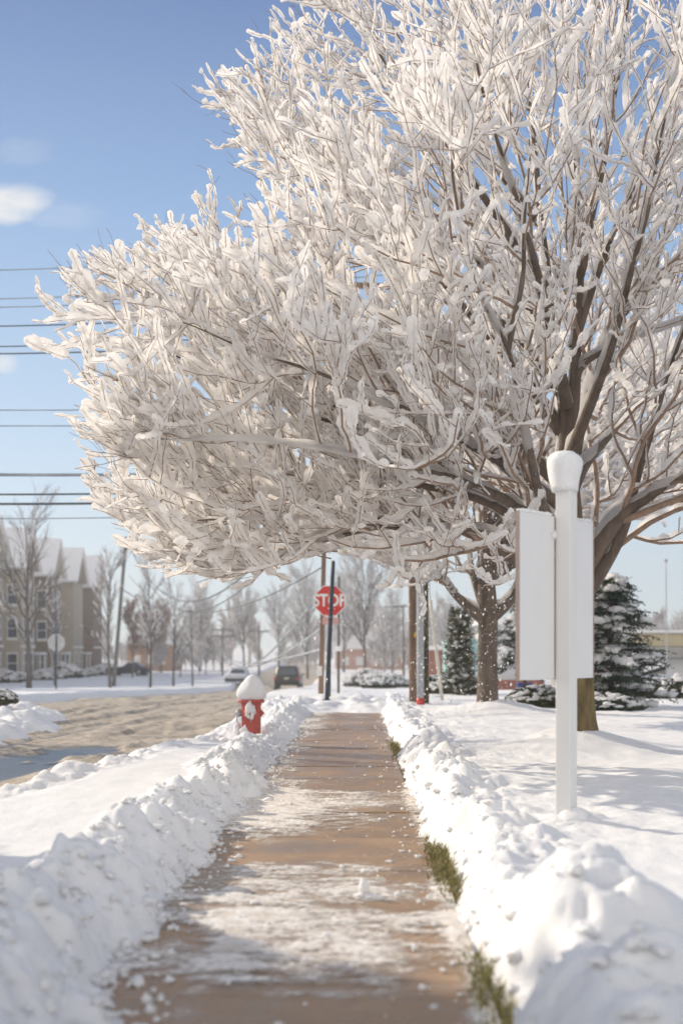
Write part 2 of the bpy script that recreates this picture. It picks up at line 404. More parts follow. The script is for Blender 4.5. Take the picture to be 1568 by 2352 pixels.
# ================================================================== TERRAIN
def rows(y0, y1, rate, mx=1e9):
    y = [y0]
    while y[-1] < y1: y.append(y[-1] + min(y[-1]*rate, mx))
    return np.array(y)
def wob(Y, seed, f=.6): return perlin3(np.asarray(Y)*f, seed*7.3+.5, seed*1.7)
def lawn_h(x, Y):
    h = .20 + .035*fbm(x*.35, Y*.35, 3, 2) + .026*fbm(x*1.8, Y*1.1, 7, 3) + .022*np.abs(fbm(x*4.2, Y*3.2, 2, 3))*sstep(7,10,Y)
    for (tx, ty, a, r) in ((2.72, 16.55, .26, .75), (2.86, 26.8, .22, .8), (1.53, 9.55, .07, .28)):
        h = h + a*np.exp(-((x-tx)**2 + (Y-ty)**2)/r**2)
    return h + .03*sstep(5, 14, x)
def right_h(s, Y):
    """height of the snow right of the path"""
    x = s + AX*Y
    toe = .44 + .05*wob(Y, 1, .8) + .03*wob(Y, 2, 3.1)
    # strips of bare grass: the toe steps back
    gap = np.maximum.reduce([sstep(1.5, .4, np.abs(Y-8.9)), sstep(1.6, .5, np.abs(Y-19.5)), .8*sstep(.9, .3, np.abs(Y-5.6)), .0*Y])
    toe = toe + .095*gap
    crest = toe + .33 + .05*wob(Y, 3, 1.3)
    ch = (.275 + .06*wob(Y, 4, .9) + .05*wob(Y, 5, 2.5)) * np.interp(Y, [3, 9, 20, 30], [1.08, 1.0, .95, .9])
    back = crest + .55 + .2*wob(Y, 6, .7)
    ln = lawn_h(x, Y)
    up = sstep(-.1, 1, (s-toe)/(crest-toe))**1.05
    dn = sstep(0, 1, (s-crest)/(back-crest))
    h = np.where(s < crest, -.06 + (ch+.06)*up, ch*(1-dn) + ln*dn)
    w = sstep(toe-.02, toe+.12, s)*(1 - sstep(crest+.15, back+.1, s))
    lm = .55*lumps(x, Y, .34, 3, .2, .75, .7) + .55*lumps(x+3, Y, .17, 4, .2, .8, .75) + .6*lumps(x, Y+5, .075, 5, .2, .8, .8)
    h = h + w*(lm*.30 + .05*(.35-np.abs(fbm(x*2.8, Y*2.8, 16, 3))) + .075*fbm(x*1.7, Y*1.7, 2, 2) + .075*fbm(x*3.8, Y*3.8, 1, 4, .5) - .01)
    # two large thrown heaps
    for (hs, hy, hz, rx, ry) in ((1.02, 5.75, .19, .40, .42), (1.15, 4.6, .15, .38, .22), (.78, 12.4, .1, .25, .5), (1.5, 3.95, .12, .5, .3)):
        d = ((s-hs)/rx)**2 + ((Y-hy)/ry)**2
        h = h + hz*np.exp(-d**1.6)
    h = h - .10*np.exp(-(((s-1.55)/.55)**2 + ((Y-5.05)/.28)**2))
    return h
def out_toe(Y): return np.interp(Y, [3, 10, 14, 20, 24, 40], [-3.9, -3.75, -3.45, -2.75, -2.5, -2.45]) + .12*wob(Y, 11, .7)
def in_toe(Y): return -.94 + .17*sstep(6.2, 4.8, Y) + .10*wob(Y, 12, .55) + .06*wob(Y, 13, 1.9) + .04*wob(Y, 14, 5) + .13*np.exp(-((Y-13.7)/.55)**2) - .07*np.exp(-((Y-5.6)/.5)**2)
def left_h(s, Y):
    x = s + AX*Y
    ti = in_toe(Y); to = out_toe(Y)
    cr = np.minimum(ti - .47 + .07*wob(Y, 15, 1.1), -1.2)
    ch = np.interp(Y, [3, 6, 11, 16, 30, 36], [.36, .34, .25, .2, .16, .15]) + .06*wob(Y, 16, .9) + .04*wob(Y, 17, 2.6)
    vg = np.interp(Y, [3, 9, 20, 36], [.18, .16, .12, .13])
    vin = cr - .38 + .1*wob(Y, 18, .8); vout = np.minimum(to + .75 + .1*wob(Y, 19, .9), vin - .05)
    bh = vg + .015 + .05*wob(Y, 20, 1.2)
    bk = (vout+to)/2 + .1
    u1 = sstep(-.15, 1, (ti-s)/(ti-cr))**1.15
    h = np.where(s > cr, -.06 + (ch+.06)*u1, 0)
    t = sstep(0, 1, (cr-s)/(cr-vin)); h = np.where((s <= cr) & (s > vin), ch*(1-t)+vg*t, h)
    h = np.where((s <= vin) & (s > vout), vg, h)
    t = sstep(0, 1, (vout-s)/(vout-bk)); h = np.where((s <= vout) & (s > bk), vg*(1-t)+bh*t, h)
    t = sstep(0, 1, (bk-s)/(bk-to)); h = np.where(s <= bk, bh*(1-t) - .16*t, h)
    wi = sstep(ti+.03, ti-.1, s)*sstep(vin-.1, cr-.1, s)
    wo = sstep(vout+.12, vout-.12, s)*sstep(to-.25, to+.1, s)
    lm = .6*lumps(x, Y, .36, 21, .2, .75, .75) + .55*lumps(x+3, Y, .17, 22, .2, .8, .8) + .6*lumps(x, Y+5, .08, 23, .2, .8, .8)
    lo = .6*lumps(x, Y, .45, 24, .2, .75, .75) + .55*lumps(x+3, Y, .2, 25, .2, .8, .8)
    h = h + wi*(lm*.42 + .085*fbm(x*1.5, Y*1.5, 6, 2) + .10*fbm(x*3.3, Y*3.3, 4, 4, .55) + .06*(.35-np.abs(fbm(x*2.6, Y*2.6, 15, 3))) - .02) + wo*(lo*.36 + .06*fbm(x*3, Y*3, 5, 4, .55) - .03)
    h = h - .13*np.exp(-(((x+1.30)/.40)**2 + ((Y-20.1)/.75)**2))
    h = h + .014*fbm(x*2.2, Y*1.2, 9, 3) - .4*sstep(.0, .35, to-s)
    return h

def hgrid(name, sv, Yv, hf, material, smooth=True):
    S, Y = np.meshgrid(sv, Yv)
    H = hf(S, Y)
    V = np.stack([S + AX*Y, Y, H], -1).reshape(-1,3)
    return MB().add(V, grid_faces(len(Yv), len(sv))).build(name, material, smooth=smooth)

Yn = rows(3.0, 36.5, .0046)
sv_right = np.concatenate([np.arange(.34, 1.9, .016), 1.9 + np.cumsum(np.linspace(.02, .2, 110))])
o = hgrid('snowy_lawn', sv_right, Yn, right_h, M['snow_bank'])
tag(o, 'snow covered lawn with a shovelled snow ridge right of the sidewalk', 'snow', kind='structure')
sv_left = np.arange(-4.4, -.62, .017)
o = hgrid('snow_bank', sv_left, Yn, left_h, M['snow_bank'])
tag(o, 'lumpy snow bank and verge between sidewalk and road', 'snow', kind='structure')

# cross bank at the far end of the path
def end_h(s, Y):
    x = s + AX*Y
    b = sstep(30.2, 32.5, Y + .6*wob(s, 31, 1.5))*(1 - .35*sstep(34, 38, Y))
    h = -.06 + b*(.22 + .05*fbm(x*1.2, Y*1.2, 3, 3)) + b*.5*(lumps(x, Y, .5, 33, .2, .75, .8) + .6*lumps(x, Y, .22, 34, .2, .75, .8))*.6
    return h
o = hgrid('snow_heap', np.arange(-1.3, 1.3, .04), np.arange(29.5, 39, .05), end_h, M['snow_bank'])
tag(o, 'low ploughed snow heap across the far end of the sidewalk', 'snow', kind='structure')

# base sheet out to the horizon
def pile_h(x, Y):
    """ploughed corner heap on the left of the road"""
    m = sstep(-4.95, -6.3, x + .7*perlin3(Y*.8, x*.3, 4) + .0*Y)*sstep(19.5, 22.5, Y+.25*(x+6))*sstep(31.2, 29.2, Y)
    d = np.exp(-(((x+8.8)/2.2)**2 + ((Y-28.0)/2.4)**2))
    return m*(.22 + .62*d + .16*fbm(x*1.1, Y*1.1, 2, 4) + .40*lumps(x, Y, .6, 41, .2, .75, .8) + .4*lumps(x, Y, .32, 42, .2, .75, .8))
def ground_h(x, Y):
    s = x - AX*Y
    base = G(Y) + .17 + .05*fbm(x*.12, Y*.12, 1, 3)
    far = sstep(150, 900, np.hypot(x, Y))
    base = base + far*(2.0 + 5*fbm(x*.002, Y*.002, 6, 3))*sstep(120, 600, Y)
    redge = np.interp(Y, [0, 38, 46, 90, 130, 400], [-9.4, -9.6, -9.2, -7.0, -9.5, -14])
    led = np.interp(Y, [0, 38, 60, 110, 400], [-2.0, -2.5, -2.6, -2.4, -2.0])
    isl0 = sstep(-4.6, -4.9, x)*sstep(31.4, 31.1, Y)*sstep(18.8, 19.2, Y)*sstep(-12, -11.6, x)
    road = sstep(redge-.25, redge+.15, x)*sstep(led+.15, led-.25, x)*(Y < 330)
    side = sstep(31.0, 31.6, Y)*sstep(41.0, 40.4, Y)*sstep(-9.0, -9.6, x)
    near = sstep(-4.9, -4.6, s)*sstep(36.8, 36.0, Y)*sstep(13, 12.6, s)
    low = np.maximum(np.maximum(road, side), near)
    right = sstep(0.6, 1.6, s)*sstep(45, 36, Y)
    base = base + right*.0
    isl = pile_h(x, Y)
    island = sstep(-4.95, -6.3, x + .7*perlin3(Y*.8, x*.3, 4))*sstep(31.2, 29.2, Y)*sstep(19.5, 22.5, Y+.25*(x+6))
    h = base*(1-low) + (G(Y)-.35)*low
    h = h*(1-island) + (isl-.0)*island
    h = np.where(isl0 > .5, -.5, h)
    return h + .012*fbm(x*1.5, Y*1.5, 8, 2)*(1-low)
gx = np.concatenate([-np.geomspace(14.2, 2500, 46)[::-1], np.arange(-14, 14.01, .16), np.geomspace(14.2, 2500, 46)])
gy = np.concatenate([-np.geomspace(4, 200, 14)[::-1], np.arange(-3, 18, .5), np.arange(18, 60, .22), np.arange(60, 140, .9), np.geomspace(141, 4500, 46)])
X_, Y_ = np.meshgrid(gx, gy)
o = MB().add(np.stack([X_, Y_, ground_h(X_, Y_)], -1).reshape(-1,3), grid_faces(len(gy), len(gx))).build('ground', M['snow'])
tag(o, 'snow covered ground stretching to the horizon', 'ground', kind='structure')

def heap_h(s, Y):
    x = s + AX*Y
    edge = -4.75 - .5*np.clip((Y-24.5)/5, -1, 1)**2 + .5*perlin3(Y*.8, x*.4, 4) + .2*perlin3(Y*2.4, x*1.5, 4)
    m = sstep(0, -1.3, x-edge)*sstep(19.6, 22.0, Y + .12*(x+5) + .4*perlin3(x*1.1, Y*.3, 7))*sstep(31.2, 29.6, Y)
    d = np.exp(-(((x+9.2)/2.6)**2 + ((Y-27.6)/2.6)**2))
    hh = .16 + .42*d + .10*fbm(x*.9, Y*.9, 2, 4) + .30*lumps(x, Y, .55, 41, .2, .75, .75) + .32*lumps(x, Y, .27, 42, .2, .75, .8) + .05*fbm(x*4, Y*4, 3, 3)
    return -.28 + m*(hh+.2)
o = hgrid('snow_heap', np.arange(-12.4, -4.4, .05), np.arange(19, 31.5, .06), heap_h, M['snow_bank'])
tag(o, 'ploughed snow heap on the street corner left of the road', 'snow', kind='structure')

# road: slush, ruts, wet tracks
def slush_mat():
    m, nt, b = mat('slush'); N, L = nt.nodes, nt.links
    at_ = N.new('ShaderNodeAttribute'); at_.attribute_name = 'wet'
    c, f, vec = noise_col(nt, (.30,.255,.20), (.56,.495,.41), 4.5, 8, .33, .66, coord='Object')
    n2 = N.new('ShaderNodeTexNoise'); n2.inputs['Scale'].default_value = 26; n2.inputs['Detail'].default_value = 6; L.new(vec, n2.inputs['Vector'])
    w = N.new('ShaderNodeMath'); w.operation = 'MULTIPLY_ADD'; L.new(n2.outputs['Fac'], w.inputs[0]); w.inputs[1].default_value = .5; L.new(at_.outputs['Fac'], w.inputs[2])
    r = N.new('ShaderNodeMapRange'); L.new(w.outputs[0], r.inputs[0]); r.inputs[1].default_value = .62; r.inputs[2].default_value = .86
    mx = N.new('ShaderNodeMix'); mx.data_type = 'RGBA'; L.new(r.outputs[0], mx.inputs['Factor']); L.new(c, mx.inputs['A']); mx.inputs['B'].default_value = (.085,.10,.12,1)
    L.new(mx.outputs['Result'], b.inputs['Base Color'])
    rr = N.new('ShaderNodeMapRange'); L.new(r.outputs[0], rr.inputs[0]); rr.inputs[3].default_value = .85; rr.inputs[4].default_value = .32
    L.new(rr.outputs[0], b.inputs['Roughness']); b.inputs['Specular IOR Level'].default_value = .28
    bp = bump(nt, b, n2.outputs['Fac'], .5, .05)
    iv = N.new('ShaderNodeMath'); iv.operation = 'MULTIPLY_ADD'; L.new(r.outputs[0], iv.inputs[0]); iv.inputs[1].default_value = -.48; iv.inputs[2].default_value = .5
    L.new(iv.outputs[0], bp.inputs['Strength'])
    return m
M['slush'] = slush_mat()
def road_hw(x, Y):
    # curved wheel tracks that swing into the side street
    c = x + .016*(Y-14)**1.0*0 + 1.5*sstep(16, 34, Y)*0
    q = x - .11*(np.minimum(Y, 44)-22)
    tr = fbm(q*1.15, Y*.10, 5, 3)
    ridge = np.abs(fbm(q*.62 + .35*fbm(x*.5, Y*.12, 18, 2), Y*.06, 12, 3))
    h = .05*tr + .065*(1-np.clip(ridge*7, 0, 1)) * (Y < 60) + .028*fbm(x*2.4, Y*1.1, 9, 5, .6) + .03*lumps(x, Y, .32, 51, .2, .8, .5) + .08*lumps(x, Y, .13, 52, .2, .8, .4)
    # two puddled tracks near the bank
    qq = q + .16*fbm(x*1.2, Y*.5, 14, 3)
    pud = np.exp(-((qq+3.85)/.92)**4)*sstep(-.32, .0, fbm(x*1.1, Y*.45, 33, 3) + .12)*sstep(12.5, 14.5, Y)*sstep(24.5, 20.5, Y)
    pud = np.maximum(pud, .8*np.exp(-((qq+5.25)/.17)**2)*sstep(13, 16, Y)*sstep(33, 25, Y))
    pud = np.maximum(pud, .5*np.exp(-((qq+4.55)/.10)**2)*sstep(13, 16, Y)*sstep(38, 30, Y))
    h = h*(1-pud) - .05*pud
    wet = pud*.75 + .16*(-tr) + .08*sstep(40, 90, Y)
    return h + G(Y) - .12, wet
def strip(name, X, Y):
    h, w = road_hw(X, Y)
    o = MB().add(np.stack([X, Y, h], -1).reshape(-1,3), grid_faces(*X.shape)).build(name, M['slush'])
    a = o.data.attributes.new('wet', 'FLOAT', 'POINT'); a.data.foreach_set('value', w.ravel().astype(np.float32))
    return o
Xr, Yr = np.meshgrid(np.arange(-10.2, -1.9, .06), rows(4, 60, .0042))
o = strip('road', Xr, Yr); tag(o, 'road covered with tan slush, ruts and wet tracks', 'road', kind='structure')
Xr, Yr = np.meshgrid(np.linspace(-11, -1.8, 40), np.concatenate([np.arange(Yr[-1,0]-.02, 140, .8), np.geomspace(141, 420, 30)]))
o = strip('road', Xr, Yr + 0); tag(o, 'far stretch of the slushy road running down to the cars', 'road', kind='structure')
Xr, Yr = np.meshgrid(np.concatenate([-np.geomspace(12, 90, 60)[::-1], np.arange(-11.9, -10.1, .15)]), np.arange(30.4, 41.6, .12))
o = strip('side_street', Xr, Yr); tag(o, 'slushy side street turning off to the left', 'road', kind='structure')

# ------------------------------------------------------------------ sidewalk
def walk_mat():
    m, nt, b = mat('sidewalk_concrete'); N, L = nt.nodes, nt.links
    c, f, vec = noise_col(nt, (.195,.122,.070), (.345,.225,.135), 2.0, 9, .3, .62)
    n2 = N.new('ShaderNodeTexNoise'); n2.inputs['Scale'].default_value = 60; n2.inputs['Detail'].default_value = 4; L.new(vec, n2.inputs['Vector'])
    mx = N.new('ShaderNodeMix'); mx.data_type = 'RGBA'; mx.blend_type = 'OVERLAY'; mx.inputs['Factor'].default_value = .35
    L.new(c, mx.inputs['A']); L.new(n2.outputs['Color'], mx.inputs['B'])
    hs = N.new('ShaderNodeHueSaturation'); hs.inputs['Saturation'].default_value = .95; L.new(mx.outputs['Result'], hs.inputs['Color'])
    ge = N.new('ShaderNodeNewGeometry'); mr = N.new('ShaderNodeMapRange'); L.new(ge.outputs['Random Per Island'], mr.inputs[0]); mr.inputs[3].default_value = .82; mr.inputs[4].default_value = 1.15
    L.new(mr.outputs[0], hs.inputs['Value'])
    L.new(hs.outputs[0], b.inputs['Base Color'])
    r = N.new('ShaderNodeMapRange'); L.new(f, r.inputs[0]); r.inputs[1].default_value = .4; r.inputs[2].default_value = .65; r.inputs[3].default_value = .35; r.inputs[4].default_value = .7
    L.new(r.outputs[0], b.inputs['Roughness']); bump(nt, b, n2.outputs['Fac'], .25, .01)
    return m
M['walk'] = walk_mat()
sw = MB(); y = 2.4; k = 0
while y < 31.5:
    L_ = 1.58; x0, x1 = -1.02, .47
    g = .04
    c = ((x0+x1)/2 + AX*(y+L_/2), y+L_/2, -.05 + .004*math.sin(k*2.3))
    sw.add(*box(c, (x1-x0, L_-g, .1), -AX)); y += L_; k += 1
o = sw.build('sidewalk', M['walk'], smooth=False, bevel=.008)
tag(o, 'tan concrete sidewalk slabs with scraped snow', 'sidewalk', kind='structure')
o = MB().add(*box((-.275+AX*17, 17, -.085), (1.6, 31, .05), -AX)).build('path_bed', simple('joint_dirt', (.10,.07,.045), None, 9, .9), smooth=False)
tag(o, 'dark soil bed under the sidewalk joints', 'path', kind='structure')

# thin trodden snow left on the slabs: a real skin that rises out of the concrete
def film_h(s, Y):
    x = s + AX*Y
    n = .9*fbm(x*1.3, Y*.85, 21, 3) + .55*fbm(x*5.5, Y*9, 22, 4) + .3*fbm(x*22, Y*30, 23, 2)
    # streaks scraped across by the shovel at the joints
    j = ((Y - 2.4)/1.58) % 1.0
    jn = np.minimum(j, 1-j)
    st = .5*np.exp(-(jn/.04)**2)*(.35 + fbm(x*2, Y*3, 25, 2))
    zone = np.interp(Y, [4, 4.9, 5.3, 6.0, 7.3, 7.5, 7.7, 8.9, 9.15, 10.6, 11.0, 12.1, 12.6, 13.6, 14, 18, 24, 30],
                        [-.28, -.22, .05, .42, .50, -.15, .25, .36, -.40, -.30, -.05, .30, .40, .55, -.5, -.6, -.4, -.2])
    side = .55*sstep(-.35, -.85, s)*np.interp(Y, [4, 7, 11, 14, 30], [.3, .5, 1, 1, .9]) + .55*sstep(.37, .46, s) - .35*sstep(.05, .35, s)*np.interp(Y, [4,7,9,14,30],[1,.6,1,1,.4])
    shade_bare = -.5*sstep(-.62, -.8, s)*sstep(11.5, 9, Y)
    m = n*.75 + st + zone*.85 + side + shade_bare - .06
    th = np.clip(m, -.5, .6)
    return .004 + .016*th + .005*np.clip(m*4, 0, 1)*fbm(x*40, Y*40, 2, 2) + .014*np.clip(th, 0, 1)*lumps(x, Y, .05, 61, .2, .8, .35)/.05*1.0
def film_mat():
    m, nt, b = mat('trodden_snow'); N, L = nt.nodes, nt.links
    c, f, vec = noise_col(nt, (.60,.53,.46), (.80,.77,.73), 7, 7, .32, .62)
    L.new(c, b.inputs['Base Color']); b.inputs['Roughness'].default_value = .7; b.inputs['Specular IOR Level'].default_value = .3
    # worn thin: the concrete shows through where the skin is a few mm thick
    at_ = N.new('ShaderNodeAttribute'); at_.attribute_name = 'thick'
    n2 = N.new('ShaderNodeTexNoise'); n2.inputs['Scale'].default_value = 34; n2.inputs['Detail'].default_value = 7; n2.inputs['Roughness'].default_value = .7
    mp = N.new('ShaderNodeMapping'); mp.inputs['Scale'].default_value = (.55, 1.2, 1); L.new(vec, mp.inputs[0]); L.new(mp.outputs[0], n2.inputs['Vector'])
    ad = N.new('ShaderNodeMath'); ad.operation = 'MULTIPLY_ADD'; L.new(n2.outputs['Fac'], ad.inputs[0]); ad.inputs[1].default_value = 1.0; L.new(at_.outputs['Fac'], ad.inputs[2])
    r = N.new('ShaderNodeMapRange'); L.new(ad.outputs[0], r.inputs[0]); r.inputs[1].default_value = .50; r.inputs[2].default_value = .95
    tr = N.new('ShaderNodeBsdfTransparent'); mx = N.new('ShaderNodeMixShader')
    L.new(r.outputs[0], mx.inputs[0]); L.new(tr.outputs[0], mx.inputs[1]); L.new(b.outputs[0], mx.inputs[2])
    L.new(mx.outputs[0], N['Material Output'].inputs['Surface'])
    bump(nt, b, n2.outputs['Fac'], .5, .015)
    return m
M['film'] = film_mat()
sv = np.arange(-1.05, .52, .011); Yf = rows(3.6, 31, .0032)
S_, Yg = np.meshgrid(sv, Yf); H_ = film_h(S_, Yg)
mb = MB(); Q = grid_faces(len(Yf), len(sv)); hv = H_.ravel()
keep = (hv[Q] > .001).any(1)
mb.add(np.stack([S_+AX*Yg, Yg, H_], -1).reshape(-1,3), Q[keep])
o = mb.build('trodden_snow', M['film'])
a = o.data.attributes.new('thick', 'FLOAT', 'POINT'); a.data.foreach_set('value', np.clip((hv-.002)*42, 0, .6).astype(np.float32))
tag(o, 'thin scraped and trodden snow left on the sidewalk slabs', 'snow', kind='stuff')

# loose clods
rs = np.random.default_rng(3)
n = 1500
Yc = rs.uniform(0, 1, n)**1.5*24 + 3.9
left = rs.random(n) < .6
sc = np.where(left, in_toe(Yc) + np.abs(rs.normal(0, .13, n)) - .10, np.where(rs.random(n) < .5, .46 - np.abs(rs.normal(0, .12, n)), rs.uniform(-.9, .45, n)))
rad = .003 + .015*rs.random(n)**5 + np.where(left, .015*rs.random(n)**2.5, 0)
hz = np.maximum(np.where(sc < -.6, left_h(sc, Yc), np.where(sc > .4, right_h(sc, Yc), film_h(sc, Yc))), 0)
n2 = 1900
Yc2 = rs.uniform(0, 1, n2)**1.4*20 + 3.9
side = rs.random(n2) < .72
sc2 = np.where(side, in_toe(Yc2) - rs.uniform(.02, .6, n2), .47 + .55*rs.random(n2)**1.8)
rad2 = .009 + .024*rs.random(n2)**4
hz2 = np.where(sc2 < 0, left_h(sc2, Yc2), right_h(sc2, Yc2))
C = np.stack([np.concatenate([sc, sc2]) + AX*np.concatenate([Yc, Yc2]), np.concatenate([Yc, Yc2]), np.concatenate([hz + rad*.4, hz2 + rad2*.3])], -1)
Rd = np.concatenate([rad, rad2])[:,None]*rs.uniform(.6, 1.35, (n+n2, 3))*np.array([1.1,1.1,.75])
o = MB().add(*blobs(C, Rd, ICO2, .6, 1.5, 5)).build('snow_clods', M['snow_bank'])
tag(o, 'loose crumbs and clods of snow along the sidewalk edges', 'snow', kind='stuff')
big = rs.random
# the one upright chip of snow on the path
c = MB(); c.add(*blobs([[.125+AX*0, 7.72, .05],[.12,7.72,.02],[.16,7.7,.015]], np.array([[.028,.02,.06],[.05,.03,.025],[.06,.03,.02]]), ICO3, .4, 1.5, 9))
o = c.build('snow_chunk', M['snow_bank']); tag(o, 'small upright chunk of snow standing alone on the sidewalk', 'snow chunk')

# grass showing along the right edge
nb = 2600
grp = rs.choice(3, nb, p=[.42, .33, .25])
Yg_ = np.where(grp == 0, rs.normal(8.9, .62, nb), np.where(grp == 1, rs.normal(19.3, 1.1, nb), rs.normal(5.5, .45, nb)))
sg = .46 + .12*rs.random(nb)**1.1 + .02*rs.normal(size=nb)
hg = rs.uniform(.02, .065, nb)
base = np.stack([sg + AX*Yg_, Yg_, np.full(nb, -.02)], -1)
ang = rs.uniform(0, 2*np.pi, nb); lean = rs.uniform(.4, 1.7, nb)
tip = base + np.stack([np.cos(ang)*hg*lean, np.sin(ang)*hg*lean, hg+.02], -1)
mid = (base+tip)/2 + np.array([0,0,.012])
sd = np.stack([-np.sin(ang), np.cos(ang), 0*ang], -1)*.0035
V = np.stack([base-sd, base+sd, mid+sd*.8, mid-sd*.8, tip], 1).reshape(-1,3)
i = np.arange(nb)[:,None]*5
mb = MB().add(V, i + np.array([[0,1,2,3]]), i + np.array([[3,2,4]]))
o = mb.build('grass', M['grass']); tag(o, 'tufts of yellow green winter grass at the sidewalk edge', 'grass', kind='stuff')
o = MB().add(*box((.56+AX*14, 14, -.045), (.34, 24, .06), -AX)).build('grass_verge', simple('turf_soil', (.22,.19,.09), (.10,.09,.045), 30, .95, bstr=.6, bdist=.03), smooth=False)
tag(o, 'strip of turf beside the sidewalk', 'turf', kind='structure')
# ================================================================== TREES
UP = np.array([0,0,1.])
def interp_poly(P, t):
    """P (N,k,3), t (N,m) in 0..1 -> pos, tangent"""
    N, k, _ = P.shape
    f = t*(k-1); i = np.clip(f.astype(int), 0, k-2); fr = (f-i)[...,None]
    n = np.arange(N)[:,None]
    a = P[n, i]; b = P[n, i+1]
    return a*(1-fr)+b*fr, norm(b-a)
class TableEnv:
    k = 1.0
    """crown radius by height"""
    def __init__(s, c, tab, y0, dz=0, k=1.0):
        s.c = np.array(c); t = np.array(tab); s.z = t[:,0]; s.r = t[:,1]*k; s.y0 = y0; s.dz = dz
    def f(s, P):
        sc = np.clip(P[...,1]/s.y0, .66, 1.3)
        ze = CH + (P[...,2]-CH)/sc - s.dz
        r = np.interp(ze, s.z, s.r)
        r = np.where((ze < s.z[0]) | (ze > s.z[-1]), .02, r)
        n = 1 + .13*perlin3(P[...,0]*.9, P[...,1]*.9, P[...,2]*.9) + .10*perlin3(P[...,0]*2.2, P[...,1]*2.2, P[...,2]*2.2)
        return ((np.abs(P[...,0]/sc-s.c[0])/(r*n))**4 + (np.abs(P[...,1]-s.c[1])/(5.6*n))**4)**.25/s.k
class Env:
    k = 1.0
    def __init__(s, c, a, bu, bd, p=2.4): s.c = np.array(c); s.a = a; s.bu = bu; s.bd = bd; s.p = p
    def f(s, P):
        d = P - s.c; r = np.hypot(d[...,0], d[...,1])/s.a
        z = np.where(d[...,2] > 0, d[...,2]/s.bu, -d[...,2]/s.bd)
        return (r**s.p + np.abs(z)**s.p)/s.k
def sprout(P, Rr, per, L, k, ang, g, axis, out=.35, up=.2, curve_up=.06, curve_out=.05, wig=.16, tmin=.25, rr=.6, rmin=.003, env=None, lmin=.15, tip=.35, lvar=(.6,1.35)):
    """new shoots from every parent line; returns their points and radii"""
    N = len(P)
    t = tmin + (1-tmin)*(np.arange(per)[None,:] + g.random((N, per)))/per
    pos, tan = interp_poly(P, t)
    kk = P.shape[1]; f = t*(kk-1); i = np.clip(f.astype(int), 0, kk-2); n = np.arange(N)[:,None]
    rp = Rr[n,i]*(1-(f-i)) + Rr[n,i+1]*(f-i)
    pos = pos.reshape(-1,3); tan = tan.reshape(-1,3); rp = rp.reshape(-1); tf = t.reshape(-1)
    m = len(pos)
    o = pos - axis(pos); o[:,2] *= .35; o = norm(o)
    pr = g.normal(size=(m,3)) + .5*o + .3*UP
    pr = norm(pr - (pr*tan).sum(1,keepdims=True)*tan)
    a = R(ang)*g.uniform(.65, 1.3, m)[:,None]
    d = norm(np.cos(a)*tan + np.sin(a)*pr + out*o + up*UP)
    Ln = L*g.uniform(*lvar, m)*(1 - .45*tf)
    W = g.normal(size=(k, m, 3))*wig
    def run(Ln):
        p = pos.copy(); dd = d.copy(); out_ = [p.copy()]
        for q in range(k-1):
            dd = norm(dd + curve_up*UP + curve_out*o + W[q]); p = p + dd*(Ln/(k-1))[:,None]; out_.append(p.copy())
        return np.stack(out_, 1)
    Q = run(Ln)
    if env is not None:
        bad = env.f(Q) > 1.0
        first = np.where(bad.any(1), bad.argmax(1), k)
        Ln = np.where(first < k, Ln*np.maximum(first-.6, 0)/(k-1), Ln)
        Q = run(Ln)
    r0 = np.maximum(np.minimum(rp*rr, .007 + .016*Ln), rmin)
    Rq = r0[:,None]*np.linspace(1, tip, k)[None,:]
    ok = Ln > lmin
    return Q[ok], np.maximum(Rq[ok], rmin*.7), Ln[ok]
WIND = np.array([-.30, .62, 0.])
